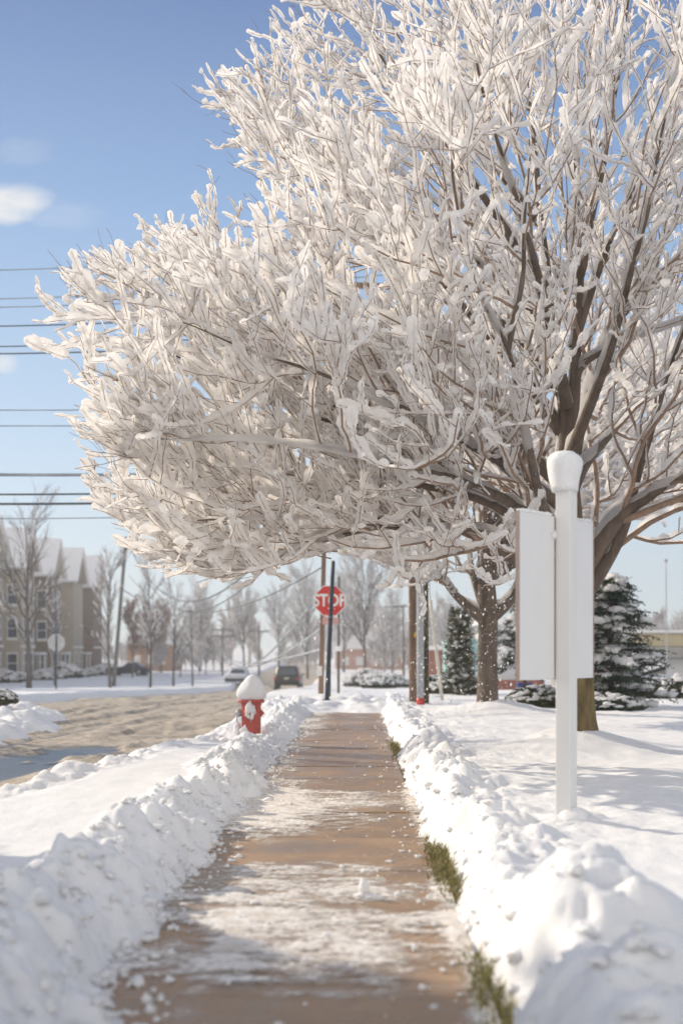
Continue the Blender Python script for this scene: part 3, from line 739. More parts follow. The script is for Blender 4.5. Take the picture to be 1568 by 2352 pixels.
def snow_on(P, Rr, rs_, g, k=None, seg=6, thick=1.0, bare=.1, wind=WIND, follow_slope=False, gaps=.25, drop=.0, sub=2):
    """lumpy rounded snow lying along the upper / weather side of each branch; k = number of lumps along it"""
    keep = g.random(len(P)) >= bare
    P, Rr, rs_ = P[keep], Rr[keep], rs_[keep]
    N = len(P)
    if N == 0: return np.zeros((0,3)), None, None
    kc = k or P.shape[1]; k = (kc-1)*sub + 1
    t = np.repeat(np.linspace(0, 1, k)[None,:], N, 0); P2, _ = interp_poly(P, t)
    kk = P.shape[1]; f = t*(kk-1); i = np.clip(f.astype(int), 0, kk-2); n = np.arange(N)[:,None]
    Rr = Rr[n,i]*(1-(f-i)) + Rr[n,i+1]*(f-i); P = P2
    t = norm(np.gradient(P, axis=1))
    w = UP*.8 + wind
    w = w - (t*w).sum(-1,keepdims=True)*t; wl = np.linalg.norm(w, axis=-1, keepdims=True); w = w/np.maximum(wl, 1e-6)
    lc = g.uniform(.45, 1.75, (N,kc))
    lc = np.where(g.random((N,kc)) < gaps, g.uniform(.05, .3, (N,kc)), lc)
    lc[:,0] *= .5
    x = np.linspace(0, kc-1, k); j0 = np.minimum(x.astype(int), kc-2); fr = x-j0; fr = fr*fr*(3-2*fr)
    lum = lc[:,j0]*(1-fr) + lc[:,j0+1]*fr
    lum = np.sqrt(np.clip(lum, .002, None)/1.0)*1.02 if sub > 1 else lum
    size = rs_[:,None]*lum*thick
    size[:,-1] *= .85
    if follow_slope: size = size*np.clip(.25 + 1.0*np.sqrt(np.maximum(0, 1-t[...,2]**2)), .25, 1)
    C = P + w*(Rr + size*.72)[...,None] + g.normal(size=(N,k,3))*.07*size[...,None]
    sd = np.cross(t, w)
    a = np.arange(seg)*2*np.pi/seg
    ring = np.cos(a)[None,None,:,None]*w[:,:,None,:]*.95 + np.sin(a)[None,None,:,None]*sd[:,:,None,:]*1.0
    jit = g.uniform(.9, 1.12, (N,k,seg,1))
    V = C[:,:,None,:] + ring*size[:,:,None,None]*jit
    V = V.reshape(N, k*seg, 3)
    V = np.concatenate([V, C[:,:1] - t[:,:1]*size[:,:1,None]*.5, C[:,-1:] + t[:,-1:]*size[:,-1:,None]*.6], 1)
    i = np.arange(k-1)[:,None]*seg; j = np.arange(seg)[None,:]; jn = (j+1) % seg
    q = np.stack([i+j, i+jn, i+seg+jn, i+seg+j], -1).reshape(-1,4)
    j = np.arange(seg); jn = (j+1) % seg
    tri = np.concatenate([np.stack([np.full(seg, k*seg), jn, j], -1), np.stack([np.full(seg, k*seg+1), (k-1)*seg+j, (k-1)*seg+jn], -1)])
    off = (np.arange(N)*(k*seg+2))[:,None,None]
    return V.reshape(-1,3), (q[None]+off).reshape(-1,4), (tri[None]+off).reshape(-1,3)

def limb_pts(spec, per=5):
    spec = [(u, v, 16.5+(Y-16.5)*(.80 if Y < 16.5 else 1), r) if spec[0][2] < 20 else (u, v, Y, r) for (u, v, Y, r) in spec]
    P = np.array([at(u, v, Y) for (u, v, Y, r) in spec]); rr = np.array([s[3] for s in spec])
    Q = catmull(P, per); n = len(Q)
    rq = np.interp(np.linspace(0, 1, n), np.linspace(0, 1, len(rr)), rr)
    # slight knotty wander
    Q[1:-1] += .03*np.stack([perlin3(Q[1:-1,2]*1.3, Q[1:-1,0]*1.3, 3), perlin3(Q[1:-1,2]*1.3+5, Q[1:-1,0]*1.3, 8), 0*Q[1:-1,0]], -1)
    return Q, rq
def resample(Q, rq, k):
    d = np.concatenate([[0], np.cumsum(np.linalg.norm(np.diff(Q, axis=0), axis=1))]); d /= d[-1]
    s = np.linspace(0, 1, k)
    return np.stack([np.interp(s, d, Q[:,i]) for i in range(3)], -1), np.interp(s, d, rq)

def maple(name, label, cat, group, trunk, limbs, env, base, seed, dens=1.0, tmat='bark', twig_scale=1.0, thick=1.0, detail=2, snow_mat='snow_tree', L1=2.2, lim_k=.50):
    g = np.random.default_rng(seed)
    root = tag(empty(name, base), label, cat, group)
    tq, tr = trunk
    V, Q, T = tubes(tq, tr, 14)
    # bark ridges and root flare
    d = perlin3(V[:,0]*9, V[:,1]*9, V[:,2]*1.3)
    c = np.array([np.interp(V[:,2], tq[:,2], tq[:,0]), np.interp(V[:,2], tq[:,2], tq[:,1])]).T
    rad = V[:,:2] - c
    ang = np.arctan2(rad[:,1], rad[:,0])
    fl = np.exp(-(V[:,2]-base[2])/.16)*(.28 + .42*np.clip(np.sin(ang*4+seed), 0, 1))
    V[:,:2] += rad*(.12*d + fl)[:,None]
    MB().add(V, Q, T).build('trunk', M[tmat], root)
    A = []; sn = MB(); tw = MB()
    for (lq, lr) in limbs:
        # a limb stops inside the crown and thins out there
        ok = env.f(lq[3:]) < .93
        lv = np.where(ok[:-1] & ~ok[1:])[0]; m_ = 4 + (int(lv[0]) if len(lv) else len(ok)); m_ = max(m_, 8)
        if m_ < len(lq):
            lq = lq[:m_]; lr = lr[:m_].copy(); n_ = min(8, m_-2); lr[-n_:] = np.minimum(lr[-n_:], np.linspace(lr[-n_], .012, n_))
        lr = lr*np.interp(np.arange(len(lr)), [0, 4, 12], [1, .85, lim_k])
        lb = MB().add(*tubes(lq, lr, 10)).build('limb', M['bark'], root)
        A.append(resample(lq, lr, 14))
        k = 26
        q2, r2 = resample(lq, lr, k)
        # limb snow: thickness follows the limb
        sn_r = (.030 + .62*r2)
        tz = norm(np.gradient(q2, axis=0))[:,2]
        hor = np.sqrt(np.maximum(0, 1-tz**2)); sn_r = sn_r*np.clip(hor*1.3-.05, .25, 1)*thick
        s = snow_limb(q2, r2, sn_r, g)
        sn.add(*s)
    P0 = np.stack([a[0] for a in A]); R0 = np.stack([a[1] for a in A])
    axis = lambda p: np.stack([np.full(len(p), env.c[0]), np.full(len(p), env.c[1]), np.clip(p[:,2]-1.2, base[2], env.c[2])], -1)
    P1, R1, L_1 = sprout(P0, R0, max(3, int(round(10*dens))), L1, 10, 58, g, axis, out=.36, up=.08, curve_up=.05, curve_out=.06, wig=.13, tmin=.16, rr=.5, rmin=.006, env=env, lmin=.35)
    def thin(P, Rr, a, b):
        c = P.mean(1); kp = np.interp(c[:,2], [3.5, 6, 9], [1, a, b])*np.where(c[:,0] > base[0]+1.2, .8, 1)
        k_ = g.random(len(P)) < kp; return P[k_], Rr[k_]
    P1, R1 = thin(P1, R1, .88, .55)
    P2, R2, L_2 = sprout(P1, R1, max(3, int(round(7*dens))), 1.55, 10, 54, g, axis, out=.28, up=.10, curve_up=.06, curve_out=.05, wig=.13, tmin=.10, rr=.6, rmin=.005, env=env, lmin=.2)
    P2, R2 = thin(P2, R2, .9, .7)
    env.k = 1.14
    P3, R3, L_3 = sprout(P2, R2, max(2, int(round(5.2*dens))), .72*twig_scale, 7, 54, g, axis, out=.20, up=.12, curve_up=.07, curve_out=.04, wig=.15, tmin=.12, rr=.7, rmin=.0042, env=env, lmin=.1)
    env.k = 1.0
    def clear(P, Rr):
        u = CU + P[...,0]/P[...,1]*F; v = HZ - (P[...,2]-CH)/P[...,1]*F
        k_ = ~((u > 672) & (u < 842) & (v > 1285) & (v < 1500)).any(1); return P[k_], Rr[k_]
    P1, R1 = clear(P1, R1); P2, R2 = clear(P2, R2); P3, R3 = clear(P3, R3)
    for (P, Rr, n) in ((P1, R1, 6), (P2, R2, 5), (P3, R3, 4)): tw.add(*tubes(P, Rr, n))
    high = lambda P: np.interp(P[:,0,2], [3, 6, 9], [1.12, .95, .7])
    sn.add(*snow_on(P1, R1, (.014+.024*g.random(len(P1)))*high(P1), g, k=24, seg=8, thick=thick, bare=.04, follow_slope=True, gaps=.2))
    sn.add(*snow_on(P2, R2, (.013+.026*g.random(len(P2)))*high(P2), g, k=18, seg=7, thick=thick, bare=.06, gaps=.32))
    sn.add(*snow_on(P3, R3, (.0115+.027*g.random(len(P3))**1.3)*high(P3)*np.interp(P3[:,-1,0], [-3.2, -1.0, 3], [1.45, 1.1, .95]), g, k=10 if detail > 1 else 6, seg=6 if detail > 1 else 5, thick=thick, bare=.14, gaps=.33))
    if detail > 1:
        P4, R4, L_4 = sprout(P3, R3, 1, .30, 4, 48, g, axis, out=.2, up=.2, curve_up=.08, wig=.2, tmin=.2, rr=.7, rmin=.003, env=None, lmin=.06)
        P4, R4 = clear(P4, R4)
        tw.add(*tubes(P4, R4, 3))
        sn.add(*snow_on(P4, R4, (.007+.015*g.random(len(P4)))*high(P4), g, k=4, seg=5, thick=thick, bare=.5, gaps=.2))
    # puffs caught in the forks and along the twigs
    for (P, cnt, lo, hi_) in ((P1, 5, .022, .050), (P2, 3 if detail > 1 else 2, .018, .046), (P3, 1, .016, .042)):
        pc, pt = interp_poly(P, g.uniform(.08, 1, (len(P), cnt))); pc = pc.reshape(-1,3); hh_ = np.interp(pc[:,2], [3, 6, 9], [1.1, .95, .75])
        sz = (lo + (hi_-lo)*g.random(len(pc))**2)*hh_*thick
        sn.add(*blobs(pc + (UP*.75 + WIND*.8)*sz[:,None], np.stack([sz*g.uniform(.8,1.5,len(sz)), sz*g.uniform(.8,1.3,len(sz)), sz*g.uniform(.7,1.0,len(sz))], -1), ICO2, .32, 1.5, seed))
    V, Q, T = sn.arrays()
    w = 19.0
    dv = np.stack([perlin3(V[:,0]*w, V[:,1]*w, V[:,2]*w), perlin3(V[:,0]*w+31, V[:,1]*w, V[:,2]*w), perlin3(V[:,0]*w, V[:,1]*w+17, V[:,2]*w)], -1)
    V = V + .015*dv
    tw.build('twigs', M['twig'], root)
    MB().add(V, Q, T).build('snow', M[snow_mat], root)
    print('maple', name, len(P1), len(P2), len(P3), len(V))
    return root
def snow_limb(q, r, size, g):
    k = len(q); P = q[None]; t = norm(np.gradient(P, axis=1))
    w = UP*.9 + WIND*.7
    w = w - (t*w).sum(-1,keepdims=True)*t; w = norm(w); sd = np.cross(t, w)
    lum = g.uniform(.6, 1.2, (1,k)); lum = np.where(g.random((1,k)) < .15, .3, lum)
    tpr = np.clip((1-np.linspace(0,1,k))*9, .12, 1)[None]
    hh = size[None]*lum*tpr; wd = (r[None]*.92 + .018)*np.minimum(1, .4+lum*.6)*tpr
    C = P + w*(r[None]*.62)[...,None]
    seg = 10; a = np.arange(seg)*2*np.pi/seg
    ring = (np.cos(a)[None,None,:,None]*w[:,:,None,:])*(hh + .2*r[None])[:,:,None,None] + (np.sin(a)[None,None,:,None]*sd[:,:,None,:])*wd[:,:,None,None]
    V = (C[:,:,None,:] + ring*g.uniform(.85, 1.15, (1,k,seg,1))).reshape(-1,3)
    V = np.concatenate([V, C[0,:1], C[0,-1:]])
    i = np.arange(k-1)[:,None]*seg; j = np.arange(seg)[None,:]; jn = (j+1) % seg
    q4 = np.stack([i+j, i+jn, i+seg+jn, i+seg+j], -1).reshape(-1,4)
    j = np.arange(seg); jn = (j+1) % seg
    tri = np.concatenate([np.stack([np.full(seg, k*seg), jn, j], -1), np.stack([np.full(seg, k*seg+1), (k-1)*seg+j, (k-1)*seg+jn], -1)])
    return V, q4, tri

# ---- the big tree
tr1 = limb_pts([(1329,1728,16.5,.235),(1329,1690,16.5,.205),(1328,1600,16.5,.19),(1326,1480,16.5,.19),(1319,1380,16.5,.21),(1312,1270,16.5,.17),(1305,1120,16.5,.125)], 6)
LB1 = [limb_pts(s) for s in [
 # central leaders
 [(1308,1180,16.5,.14),(1300,1010,16.5,.115),(1284,880,16.5,.10),(1262,700,16.5,.085),(1241,480,16.6,.07),(1216,230,16.7,.055),(1208,0,16.8,.045),(1200,-250,16.9,.028),(1190,-480,17,.012)],
 [(1301,1040,16.5,.10),(1318,880,16.4,.085),(1329,700,16.3,.075),(1330,520,16.2,.066),(1312,260,16.2,.055),(1296,0,16.2,.042),(1305,-350,16.2,.015)],
 [(1328,640,16.3,.06),(1365,470,16,.055),(1398,300,15.8,.046),(1432,80,15.6,.035),(1465,-250,15.4,.013)],
 # big left limb with its arch
 [(1322,1390,16.5,.18),(1255,1325,16.3,.165),(1170,1272,16,.155),(1060,1215,15.4,.125),(940,1190,14.8,.09),(820,1205,14.2,.06),(700,1240,13.7,.035),(600,1310,13.4,.014)],
 [(1312,1300,16.5,.11),(1210,1180,16.1,.10),(1100,1125,15.6,.085),(1000,1065,15,.07),(850,1000,14.3,.055),(650,930,13.7,.04),(450,840,13.2,.026),(250,745,12.9,.010)],
 [(1306,1130,16.5,.10),(1180,1020,16.2,.085),(1050,975,15.8,.075),(920,930,15.4,.06),(760,800,15,.045),(600,660,14.7,.03),(430,565,14.4,.011)],
 [(1300,1010,16.6,.09),(1200,870,16.3,.075),(1060,700,16,.06),(900,520,15.6,.045),(720,340,15.3,.03),(560,210,15.1,.011)],
 [(1262,720,16.6,.07),(1130,480,16.5,.055),(960,250,16.4,.04),(820,50,16.3,.026),(710,-140,16.2,.011)],
 # forward limbs
 [(1200,1250,16.1,.06),(1080,1215,15.2,.05),(930,1215,14.2,.04),(760,1190,13.4,.032),(560,1190,12.8,.022),(380,1200,12.5,.010)],
 [(1290,1290,16.4,.07),(1130,1160,15.2,.06),(930,1110,14.2,.05),(700,1090,13.4,.035),(450,1080,12.9,.022),(230,1080,12.7,.010)],
 [(940,1190,14.8,.05),(800,1225,14.6,.04),(660,1265,14.4,.028),(560,1305,14.3,.016),(500,1325,14.3,.010)],
 [(1270,770,16.5,.065),(1130,630,16.2,.05),(970,520,15.8,.04),(800,430,15.5,.026),(620,350,15.3,.010)],
 [(1292,910,16.4,.065),(1140,730,15.6,.05),(980,610,15,.04),(800,520,14.6,.026),(640,465,14.4,.010)],
 [(1262,730,16.8,.06),(1110,560,17.6,.045),(960,430,18.2,.034),(820,310,18.6,.022),(720,250,18.8,.010)],
 [(1245,520,16.6,.055),(1120,360,16.0,.04),(1000,210,15.6,.028),(900,60,15.4,.012)],
 [(1060,1192,15.4,.06),(930,1200,15.8,.05),(780,1230,16,.035),(620,1270,16.1,.022),(470,1300,16.1,.010)],
 [(850,1000,14.3,.05),(640,850,14.6,.04),(430,720,14.9,.025),(290,640,15.1,.011)],
 [(1314,1270,16.4,.085),(1242,1150,14.6,.065),(1205,980,13.2,.056),(1165,800,12.4,.05),(1095,650,11.9,.038),(1045,440,11.6,.026),(1028,240,11.4,.010)],
 [(1165,800,12.4,.036),(1196,650,12.1,.030),(1206,480,11.9,.022),(1214,320,11.8,.010)],
 [(1310,1180,16.3,.08),(1150,1060,14.4,.065),(930,940,12.7,.05),(740,860,11.7,.034),(560,800,11.3,.020),(420,740,11.1,.010)],
 [(1312,1240,16.3,.08),(1100,1120,14.2,.06),(850,1050,12.6,.045),(600,1010,11.8,.03),(360,1010,11.4,.011)],
 [(1300,930,16.3,.075),(1245,660,14.6,.055),(1170,420,13.2,.04),(1100,160,12.3,.026),(1050,-100,11.9,.010)],
 [(1308,1050,16.3,.075),(1400,800,14.7,.055),(1480,500,13.4,.04),(1540,200,12.5,.026),(1600,-60,12.1,.010)],
 # right limbs
 [(1322,1350,16.5,.14),(1400,1212,16.1,.115),(1490,1140,15.7,.10),(1600,1080,15.2,.075),(1760,1000,14.8,.045),(1900,900,14.5,.014)],
 [(1326,1390,16.5,.12),(1392,1288,16.3,.10),(1442,1180,16,.085),(1482,1040,15.8,.07),(1530,870,15.5,.055),(1600,680,15.2,.035),(1680,480,15,.012)],
 [(1310,1130,16.6,.085),(1350,1060,16.9,.075),(1412,985,17.3,.065),(1492,895,17.8,.05),(1580,780,18.3,.034),(1680,640,18.7,.012)],
 [(1306,1000,16.5,.08),(1326,852,16.4,.07),(1402,798,16,.06),(1482,764,15.7,.05),(1610,720,15.3,.035),(1760,640,15,.012)],
 [(1316,800,16.4,.06),(1380,600,16.2,.045),(1470,400,16,.03),(1580,180,15.8,.011)],
 # limbs on the far side
 [(1312,1230,16.6,.09),(1150,1080,18.6,.07),(950,930,20.2,.05),(760,790,21.3,.03),(640,700,21.8,.011)],
 [(1310,1110,16.6,.085),(1350,900,18,.065),(1422,650,19.8,.045),(1460,430,21,.014)],
 [(1300,900,16.7,.07),(1200,620,18.4,.05),(1100,330,19.8,.03),(1030,150,20.4,.011)],
 [(1316,1300,16.6,.09),(1420,1170,18.4,.07),(1540,1070,19.8,.05),(1680,960,21,.02)],
]]
E1 = TableEnv(k=.925, c=(2.7, 16.5, 4.4), tab=[(1.7,2.2),(1.95,3.4),(2.2,4.6),(2.45,5.3),(2.8,5.8),(3.3,6.15),(4,6.3),(4.6,6.4),(5.3,6.45),(5.8,5.7),(6.1,5.0),(6.35,4.3),(6.75,3.9),(7.2,4.3),(7.8,4.5),(8.15,3.75),(8.9,3.4),(10,2.8),(11.4,.8)], y0=16.5)
b1 = at(1322, 1712, 16.5)
maple('maple_tree', 'large bare tree loaded with thick snow, its mossy trunk behind the white sign post', 'tree', 'snow laden trees along the lawn', tr1, LB1, E1, b1, 21, dens=.76, tmat='trunk_moss')

# ---- the second tree in the row
tr2 = limb_pts([(1121,1648,26.8,.27),(1121,1620,26.8,.20),(1121,1540,26.8,.185),(1121,1450,26.8,.18),(1121,1405,26.8,.19),(1117,1330,26.8,.16),(1114,1250,26.8,.15)], 6)
def rnd_limbs(base, n, seed, rad, zt, r0, zlo=.35):
    g = np.random.default_rng(seed); out = []
    for i in range(n):
        a = 2*np.pi*(i+g.uniform(-.3,.3))*.382*2.6; el = g.uniform(.25, 1.25)
        d = np.array([math.cos(a)*math.cos(el), math.sin(a)*math.cos(el), math.sin(el)])
        L_ = rad*g.uniform(.75, 1.0)/max(.35, math.cos(el)*1.0) if el < .8 else zt*g.uniform(.75, 1.0)
        st = np.array(base) + UP*g.uniform(0, .9)
        p = [st + d*L_*t + UP*(.10*L_*t*t) + .15*g.normal(size=3)*t for t in (0, .15, .35, .6, .8, 1.0)]
        q = catmull(np.array(p), 4); r = np.linspace(r0*g.uniform(.5, .75), .012, len(q))
        out.append((q, r))
    return out
LB2 = [limb_pts(s) for s in [
 [(1119,1425,26.8,.15),(1085,1402,26.7,.13),(1040,1360,26.5,.115),(1000,1300,26.3,.10),(965,1230,26,.08),(900,1160,25.6,.05),(820,1100,25.2,.014)],
 [(1119,1405,26.8,.11),(1100,1360,26.9,.10),(1083,1300,27.1,.085),(1075,1230,27.4,.07),(1060,1120,27.8,.04),(1030,1000,28,.013)],
 [(1115,1260,26.8,.15),(1110,1150,26.8,.12),(1100,1000,26.8,.09),(1090,850,26.8,.05),(1085,700,26.8,.014)],
 [(1124,1420,26.8,.15),(1165,1385,26.8,.13),(1200,1330,26.7,.11),(1260,1240,26.5,.08),(1340,1150,26.2,.045),(1420,1080,26,.014)],
 [(1045,1365,26.5,.06),(1020,1330,25.6,.045),(985,1320,25,.04),(910,1318,24.4,.034),(850,1300,24,.024),(800,1286,23.8,.010)],
 [(1008,1310,26.3,.07),(930,1270,25.8,.05),(830,1240,25.3,.035),(720,1235,25,.012)],
]] + rnd_limbs(at(1118,1350,26.8), 11, 5, 4.6, 5.2, .2)
b2 = at(1121, 1636, 26.8)
maple('maple_tree', 'snow laden tree with a low forked brown trunk, between the poles and the sign board', 'tree', 'snow laden trees along the lawn', tr2, LB2, Env((2.75, 26.8, 4.9), 5.0, 4.4, 2.6, 2.4), b2, 44, dens=.72, twig_scale=1.15, thick=1.25, detail=1)
# ================================================================== SIGN POST
PX, PY = 1.5, 9.5
d1 = np.array([.58, .81, 0]); d1 /= np.linalg.norm(d1); d2 = np.array([d1[1], -d1[0], 0])
prz = math.atan2(d1[1], d1[0])
zt = CH + (HZ-1092)/F*PY
sp_ = tag(empty('sign_post', (PX, PY, .1)), 'white vinyl sign post with a blank board and a cap of snow', 'sign post')
MB().add(*box((PX, PY, (.05+zt)/2), (.108, .108, zt-.05), prz)).build('post', M['vinyl'], sp_, smooth=False, bevel=.006)
MB().add(*box((PX, PY, zt-.045), (.122, .122, .03), prz)).build('collar', M['vinyl'], sp_, smooth=False, bevel=.008)
cap = MB().add(*box((PX, PY, zt+.012), (.13, .13, .02), prz)); cap.build('cap', M['vinyl'], sp_, smooth=False, bevel=.006)
bc = np.array([PX, PY, 0]) - d2*(.054+.014)
z0, z1 = 1.162, 2.246
t0, t1 = -.545, .525
c = bc + d1*(t0+t1)/2
MB().add(*box((c[0], c[1], (z0+z1)/2), (t1-t0, .022, z1-z0), prz)).build('board', M['board'], sp_, smooth=False, bevel=.003)
e = bc + d1*(t0-.006); e2 = bc + d1*(t1+.006)
for ee in (e, e2): MB().add(*box((ee[0], ee[1], (z0+z1)/2), (.010, .026, z1-z0+.004), prz)).build('board_edging', M['edge_brown'], sp_, smooth=False)
q = bc + d2*.0125 - d1*.0615
MB().add(*box((q[0], q[1], (z0+z1)/2), (.010, .003, z1-z0), prz)).build('seam', M['edge_brown'], sp_, smooth=False)
prof = [(.0,.0),(.085,-.012),(.094,.03),(.102,.085),(.112,.14),(.117,.18),(.113,.21),(.099,.235),(.072,.251),(.036,.259),(0,.262)]
V, Q, T = lathe([(r, zt-.098+h) for r, h in prof], 40, (PX, PY, 0))
nz = perlin3(V[:,0]*14, V[:,1]*14, V[:,2]*14) + .5*perlin3(V[:,0]*34, V[:,1]*34, V[:,2]*34)
V[:,:2] += (V[:,:2]-[PX,PY])*(.09*nz)[:,None]; V[:,2] += .008*nz
V[:,:2] -= d2[:2]*.012
MB().add(V, Q, T).build('snow_cap', M['snow_bank'], sp_)
kx = bc - d1*.08
rs2 = np.random.default_rng(8)
sb = MB().add(*blobs([[kx[0], kx[1], zt-.40], [kx[0]-.02, kx[1]-.02, zt-.385]], np.array([[.035,.035,.03],[.03,.03,.026]]), ICO3, .3, 1.3, 4))
tt = np.linspace(t0+.03, t1-.03, 26)
C = np.array([bc + d1*t + UP*(z1+.008) for t in tt if abs(t) > .08]); S = np.stack([rs2.uniform(.02,.035,len(C)), rs2.uniform(.011,.015,len(C)), rs2.uniform(.006,.02,len(C))], -1)
sb.add(*blobs(C, S, ICO2, .3, 1.2, 6)); sb.build('snow_patch', M['snow_bank'], sp_)
hb = MB().add(*blobs([[PX+.05, PY-.02, .2],[PX-.12,PY-.03,.17],[PX+.13,PY+.03,.19],[PX,PY-.14,.17]], np.array([[.15,.12,.10],[.13,.11,.07],[.16,.12,.08],[.16,.11,.06]]), ICO3, .2, 1.4, 2))
tag(hb.build('snow_drift', M['snow_bank'], origin=(PX,PY,.1)), 'little heap of snow gathered at the foot of the white sign post', 'snow drift')

# ================================================================== HYDRANT
hy = at(577, 1690, 20.6); HX, HY = hy[0], hy[1]; HZ0 = hy[2]-.14
h_ = tag(empty('fire_hydrant', (HX, HY, HZ0)), 'red fire hydrant with a pointed cap of snow in the snow bank', 'fire hydrant')
zf = CH + (HZ-1606)/F*HY
V = lathe([(.0,HZ0-.2),(.17,HZ0-.2),(.17,HZ0-.02),(.145,HZ0),(.138,HZ0+.1),(.142,zf-.10),(.15,zf-.075),(.15,zf-.05)], 32, (HX,HY,0))
MB().add(*V).build('barrel', M['red'], h_)
MB().add(*lathe([(.0,zf-.05),(.185,zf-.05),(.19,zf-.04),(.19,zf-.012),(.18,zf),(.0,zf)], 32, (HX,HY,0))).build('flange', M['red'], h_, smooth=False, bevel=.004)
MB().add(*lathe([(.16,zf),(.155,zf+.04),(.13,zf+.10),(.08,zf+.14),(.035,zf+.15),(.035,zf+.2),(0,zf+.2)], 28, (HX,HY,0))).build('bonnet', M['red'], h_)
def nozzle(name, az, z, r, l, snowy=False):
    a = R(az); dv = np.array([math.cos(a), math.sin(a), 0])
    p = [np.array([HX,HY,z]) + dv*q for q in (.10, .10+l*.6, .10+l*.62, .10+l)]
    P = np.array([p[0], p[1], p[2], p[3]]); 
    o = MB().add(*tubes(P[None], np.array([[r*.82, r*.82, r, r*.95]]), 18)).build(name, M['red'] if not snowy else M['steel'], h_)
    n = MB().add(*tubes(np.array([p[3], p[3]+dv*.035])[None], np.array([[r*.3, r*.28]]), 5)).build('cap_nut', M['steel'], o if False else h_, smooth=False)
    return o
nozzle('outlet', -95, zf-.2, .085, .09); nozzle('outlet', 178, zf-.2, .06, .1, True); nozzle('outlet', 2, zf-.2, .055, .05)
ch = []
for i in range(16):
    t = i/15; ch.append([HX-.2-.015*math.sin(t*3), HY-.02, zf-.24-.28*t])
MB().add(*tubes(np.array(ch)[None], (.008+.004*(np.arange(16)%2))[None], 6)).build('chain', M['steel'], h_)
prof = [(.0,-.005),(.17,-.012),(.205,.02),(.222,.07),(.215,.12),(.19,.17),(.155,.22),(.115,.275),(.075,.325),(.035,.35),(0,.357)]
V, Q, T = lathe([(r, zf+.002+h) for r, h in prof], 44, (HX,HY,0))
nz = perlin3(V[:,0]*9, V[:,1]*9, V[:,2]*9) + .5*perlin3(V[:,0]*25, V[:,1]*25, V[:,2]*25)
V[:,:2] += (V[:,:2]-[HX,HY])*(.09*nz)[:,None]
V[:,0] += .02*np.clip((V[:,2]-zf)/.3, 0, 1)
MB().add(V, Q, T).build('snow_cap', M['snow_bank'], h_)
V, Q, T = blobs([[HX-.004,HY-.205,zf-.15]], np.array([[.062,.05,.13]]), ICO3, .55, 2.1, 17); V[:,0] = HX-.004 + (V[:,0]-HX+.004)*np.interp(V[:,2]-zf, [-.28,-.2,-.1,0], [.7,1.25,.95,.55]); MB().add(V, Q, T).build('snow_patch', M['snow_bank'], h_)
for pc, pr in (([HX-.09,HY-.12,HZ0+.2],[.06,.04,.09]), ([HX-.2,HY-.03,HZ0+.24],[.05,.05,.1])): MB().add(*blobs([pc], np.array([pr]), ICO3, .35, 1.6, 13)).build('snow_patch', M['snow_bank'], h_)
hs = HX-AX*HY
C = np.stack([rs2.normal(HX+.12,.30,26), rs2.normal(HY-.5,.22,26), np.full(26,.12)], -1); C[:,2] = left_h(C[:,0]-AX*C[:,1], C[:,1])+.03
tag(MB().add(*blobs(C, np.stack([rs2.uniform(.04,.10,26)]*2+[rs2.uniform(.03,.06,26)], -1), ICO3, .35, 1.4, 7)).build('snow_lumps', M['snow_bank']), 'tumbled lumps of snow banked against the red hydrant', 'snow', kind='stuff')

# ================================================================== POLES AND SIGNS NEAR THE END OF THE PATH
def pole(name, label, cat, uv0, uv1, Y, w0, w1, material, group=None, zdrop=.3, zt=None, part='pole', n=14):
    """pole from a foot to a top given in picture units (w = picture width)"""
    p0 = at(uv0[0], uv0[1], Y); p1 = at(uv1[0], uv1[1], Y)
    root = tag(empty(name, tuple(p0)), label, cat, group)
    q = p0 - (p1-p0)/np.linalg.norm(p1-p0)*zdrop
    P = np.linspace(q, p1, 12); r = np.linspace(w0, w1, 12)/F*Y/2
    MB().add(*tubes(P[None], r[None], n)).build(part, material, root)
    return root, p0, p1
wp, wp0, wp1 = pole('utility_pole', 'brown wooden utility pole standing left of the grey metal pole', 'utility pole', (949,1624), (941,545), 31, 20, 15, M['pole_wood'], 'poles by the end of the sidewalk')
MB().add(*tubes(np.linspace(at(958,1622,30.85), at(950,700,30.85), 8)[None], np.full((1,8),.022), 8)).build('conduit', M['pole_grey'], wp)
for v in (660,):
    a_ = at(942, v, 30.9)
    MB().add(*box(tuple(a_), (2.6, .1, .12), R(8))).build('crossarm', M['pole_wood'], wp, smooth=False, bevel=.01)
for (v, us) in ((660, (855, 905, 985, 1060)),):
    for u in us:
        a_ = at(u, v-9, 30.9); MB().add(*lathe([(0,0),(.03,.0),(.045,.05),(.03,.07),(.045,.09),(.02,.13),(0,.13)], 10, tuple(a_))).build('insulator', M['pole_grey'], wp)
a_ = at(953,1459,30.74); MB().add(*box(tuple(a_), (.05,.02,.08))).build('tag', M['yellow'], wp, smooth=False, bevel=.004)
a_ = at(921,1318,30.5); MB().add(*box(tuple(a_), (.07,.04,.09))).build('marker', M['yellow'], wp, smooth=False, bevel=.008)
gp, g0, g1 = pole('metal_pole', 'grey metal pole with a red collar at its foot', 'pole', (965,1622), (963,620), 30.6, 17, 14, M['steel'], 'poles by the end of the sidewalk')
MB().add(*tubes(np.array([at(965,1630,30.6), at(965,1604,30.6)])[None], np.full((1,2),.088), 14)).build('collar', M['sign_red'], gp)
MB().add(*box(tuple(at(965,1498,30.45)), (.10,.05,.16))).build('hand_hole', M['steel'], gp, smooth=False, bevel=.01)
mp_, _, _ = pole('wooden_pole', 'dark mossy wooden pole standing right of the grey metal pole', 'pole', (979,1622), (975,700), 30.9, 12, 9, M['moss_bark'], 'poles by the end of the sidewalk')
MB().add(*box(tuple(at(977,1400,30.75)), (.05,.04,.5))).build('cable_cover', M['bark_far'], mp_, smooth=False, bevel=.005)
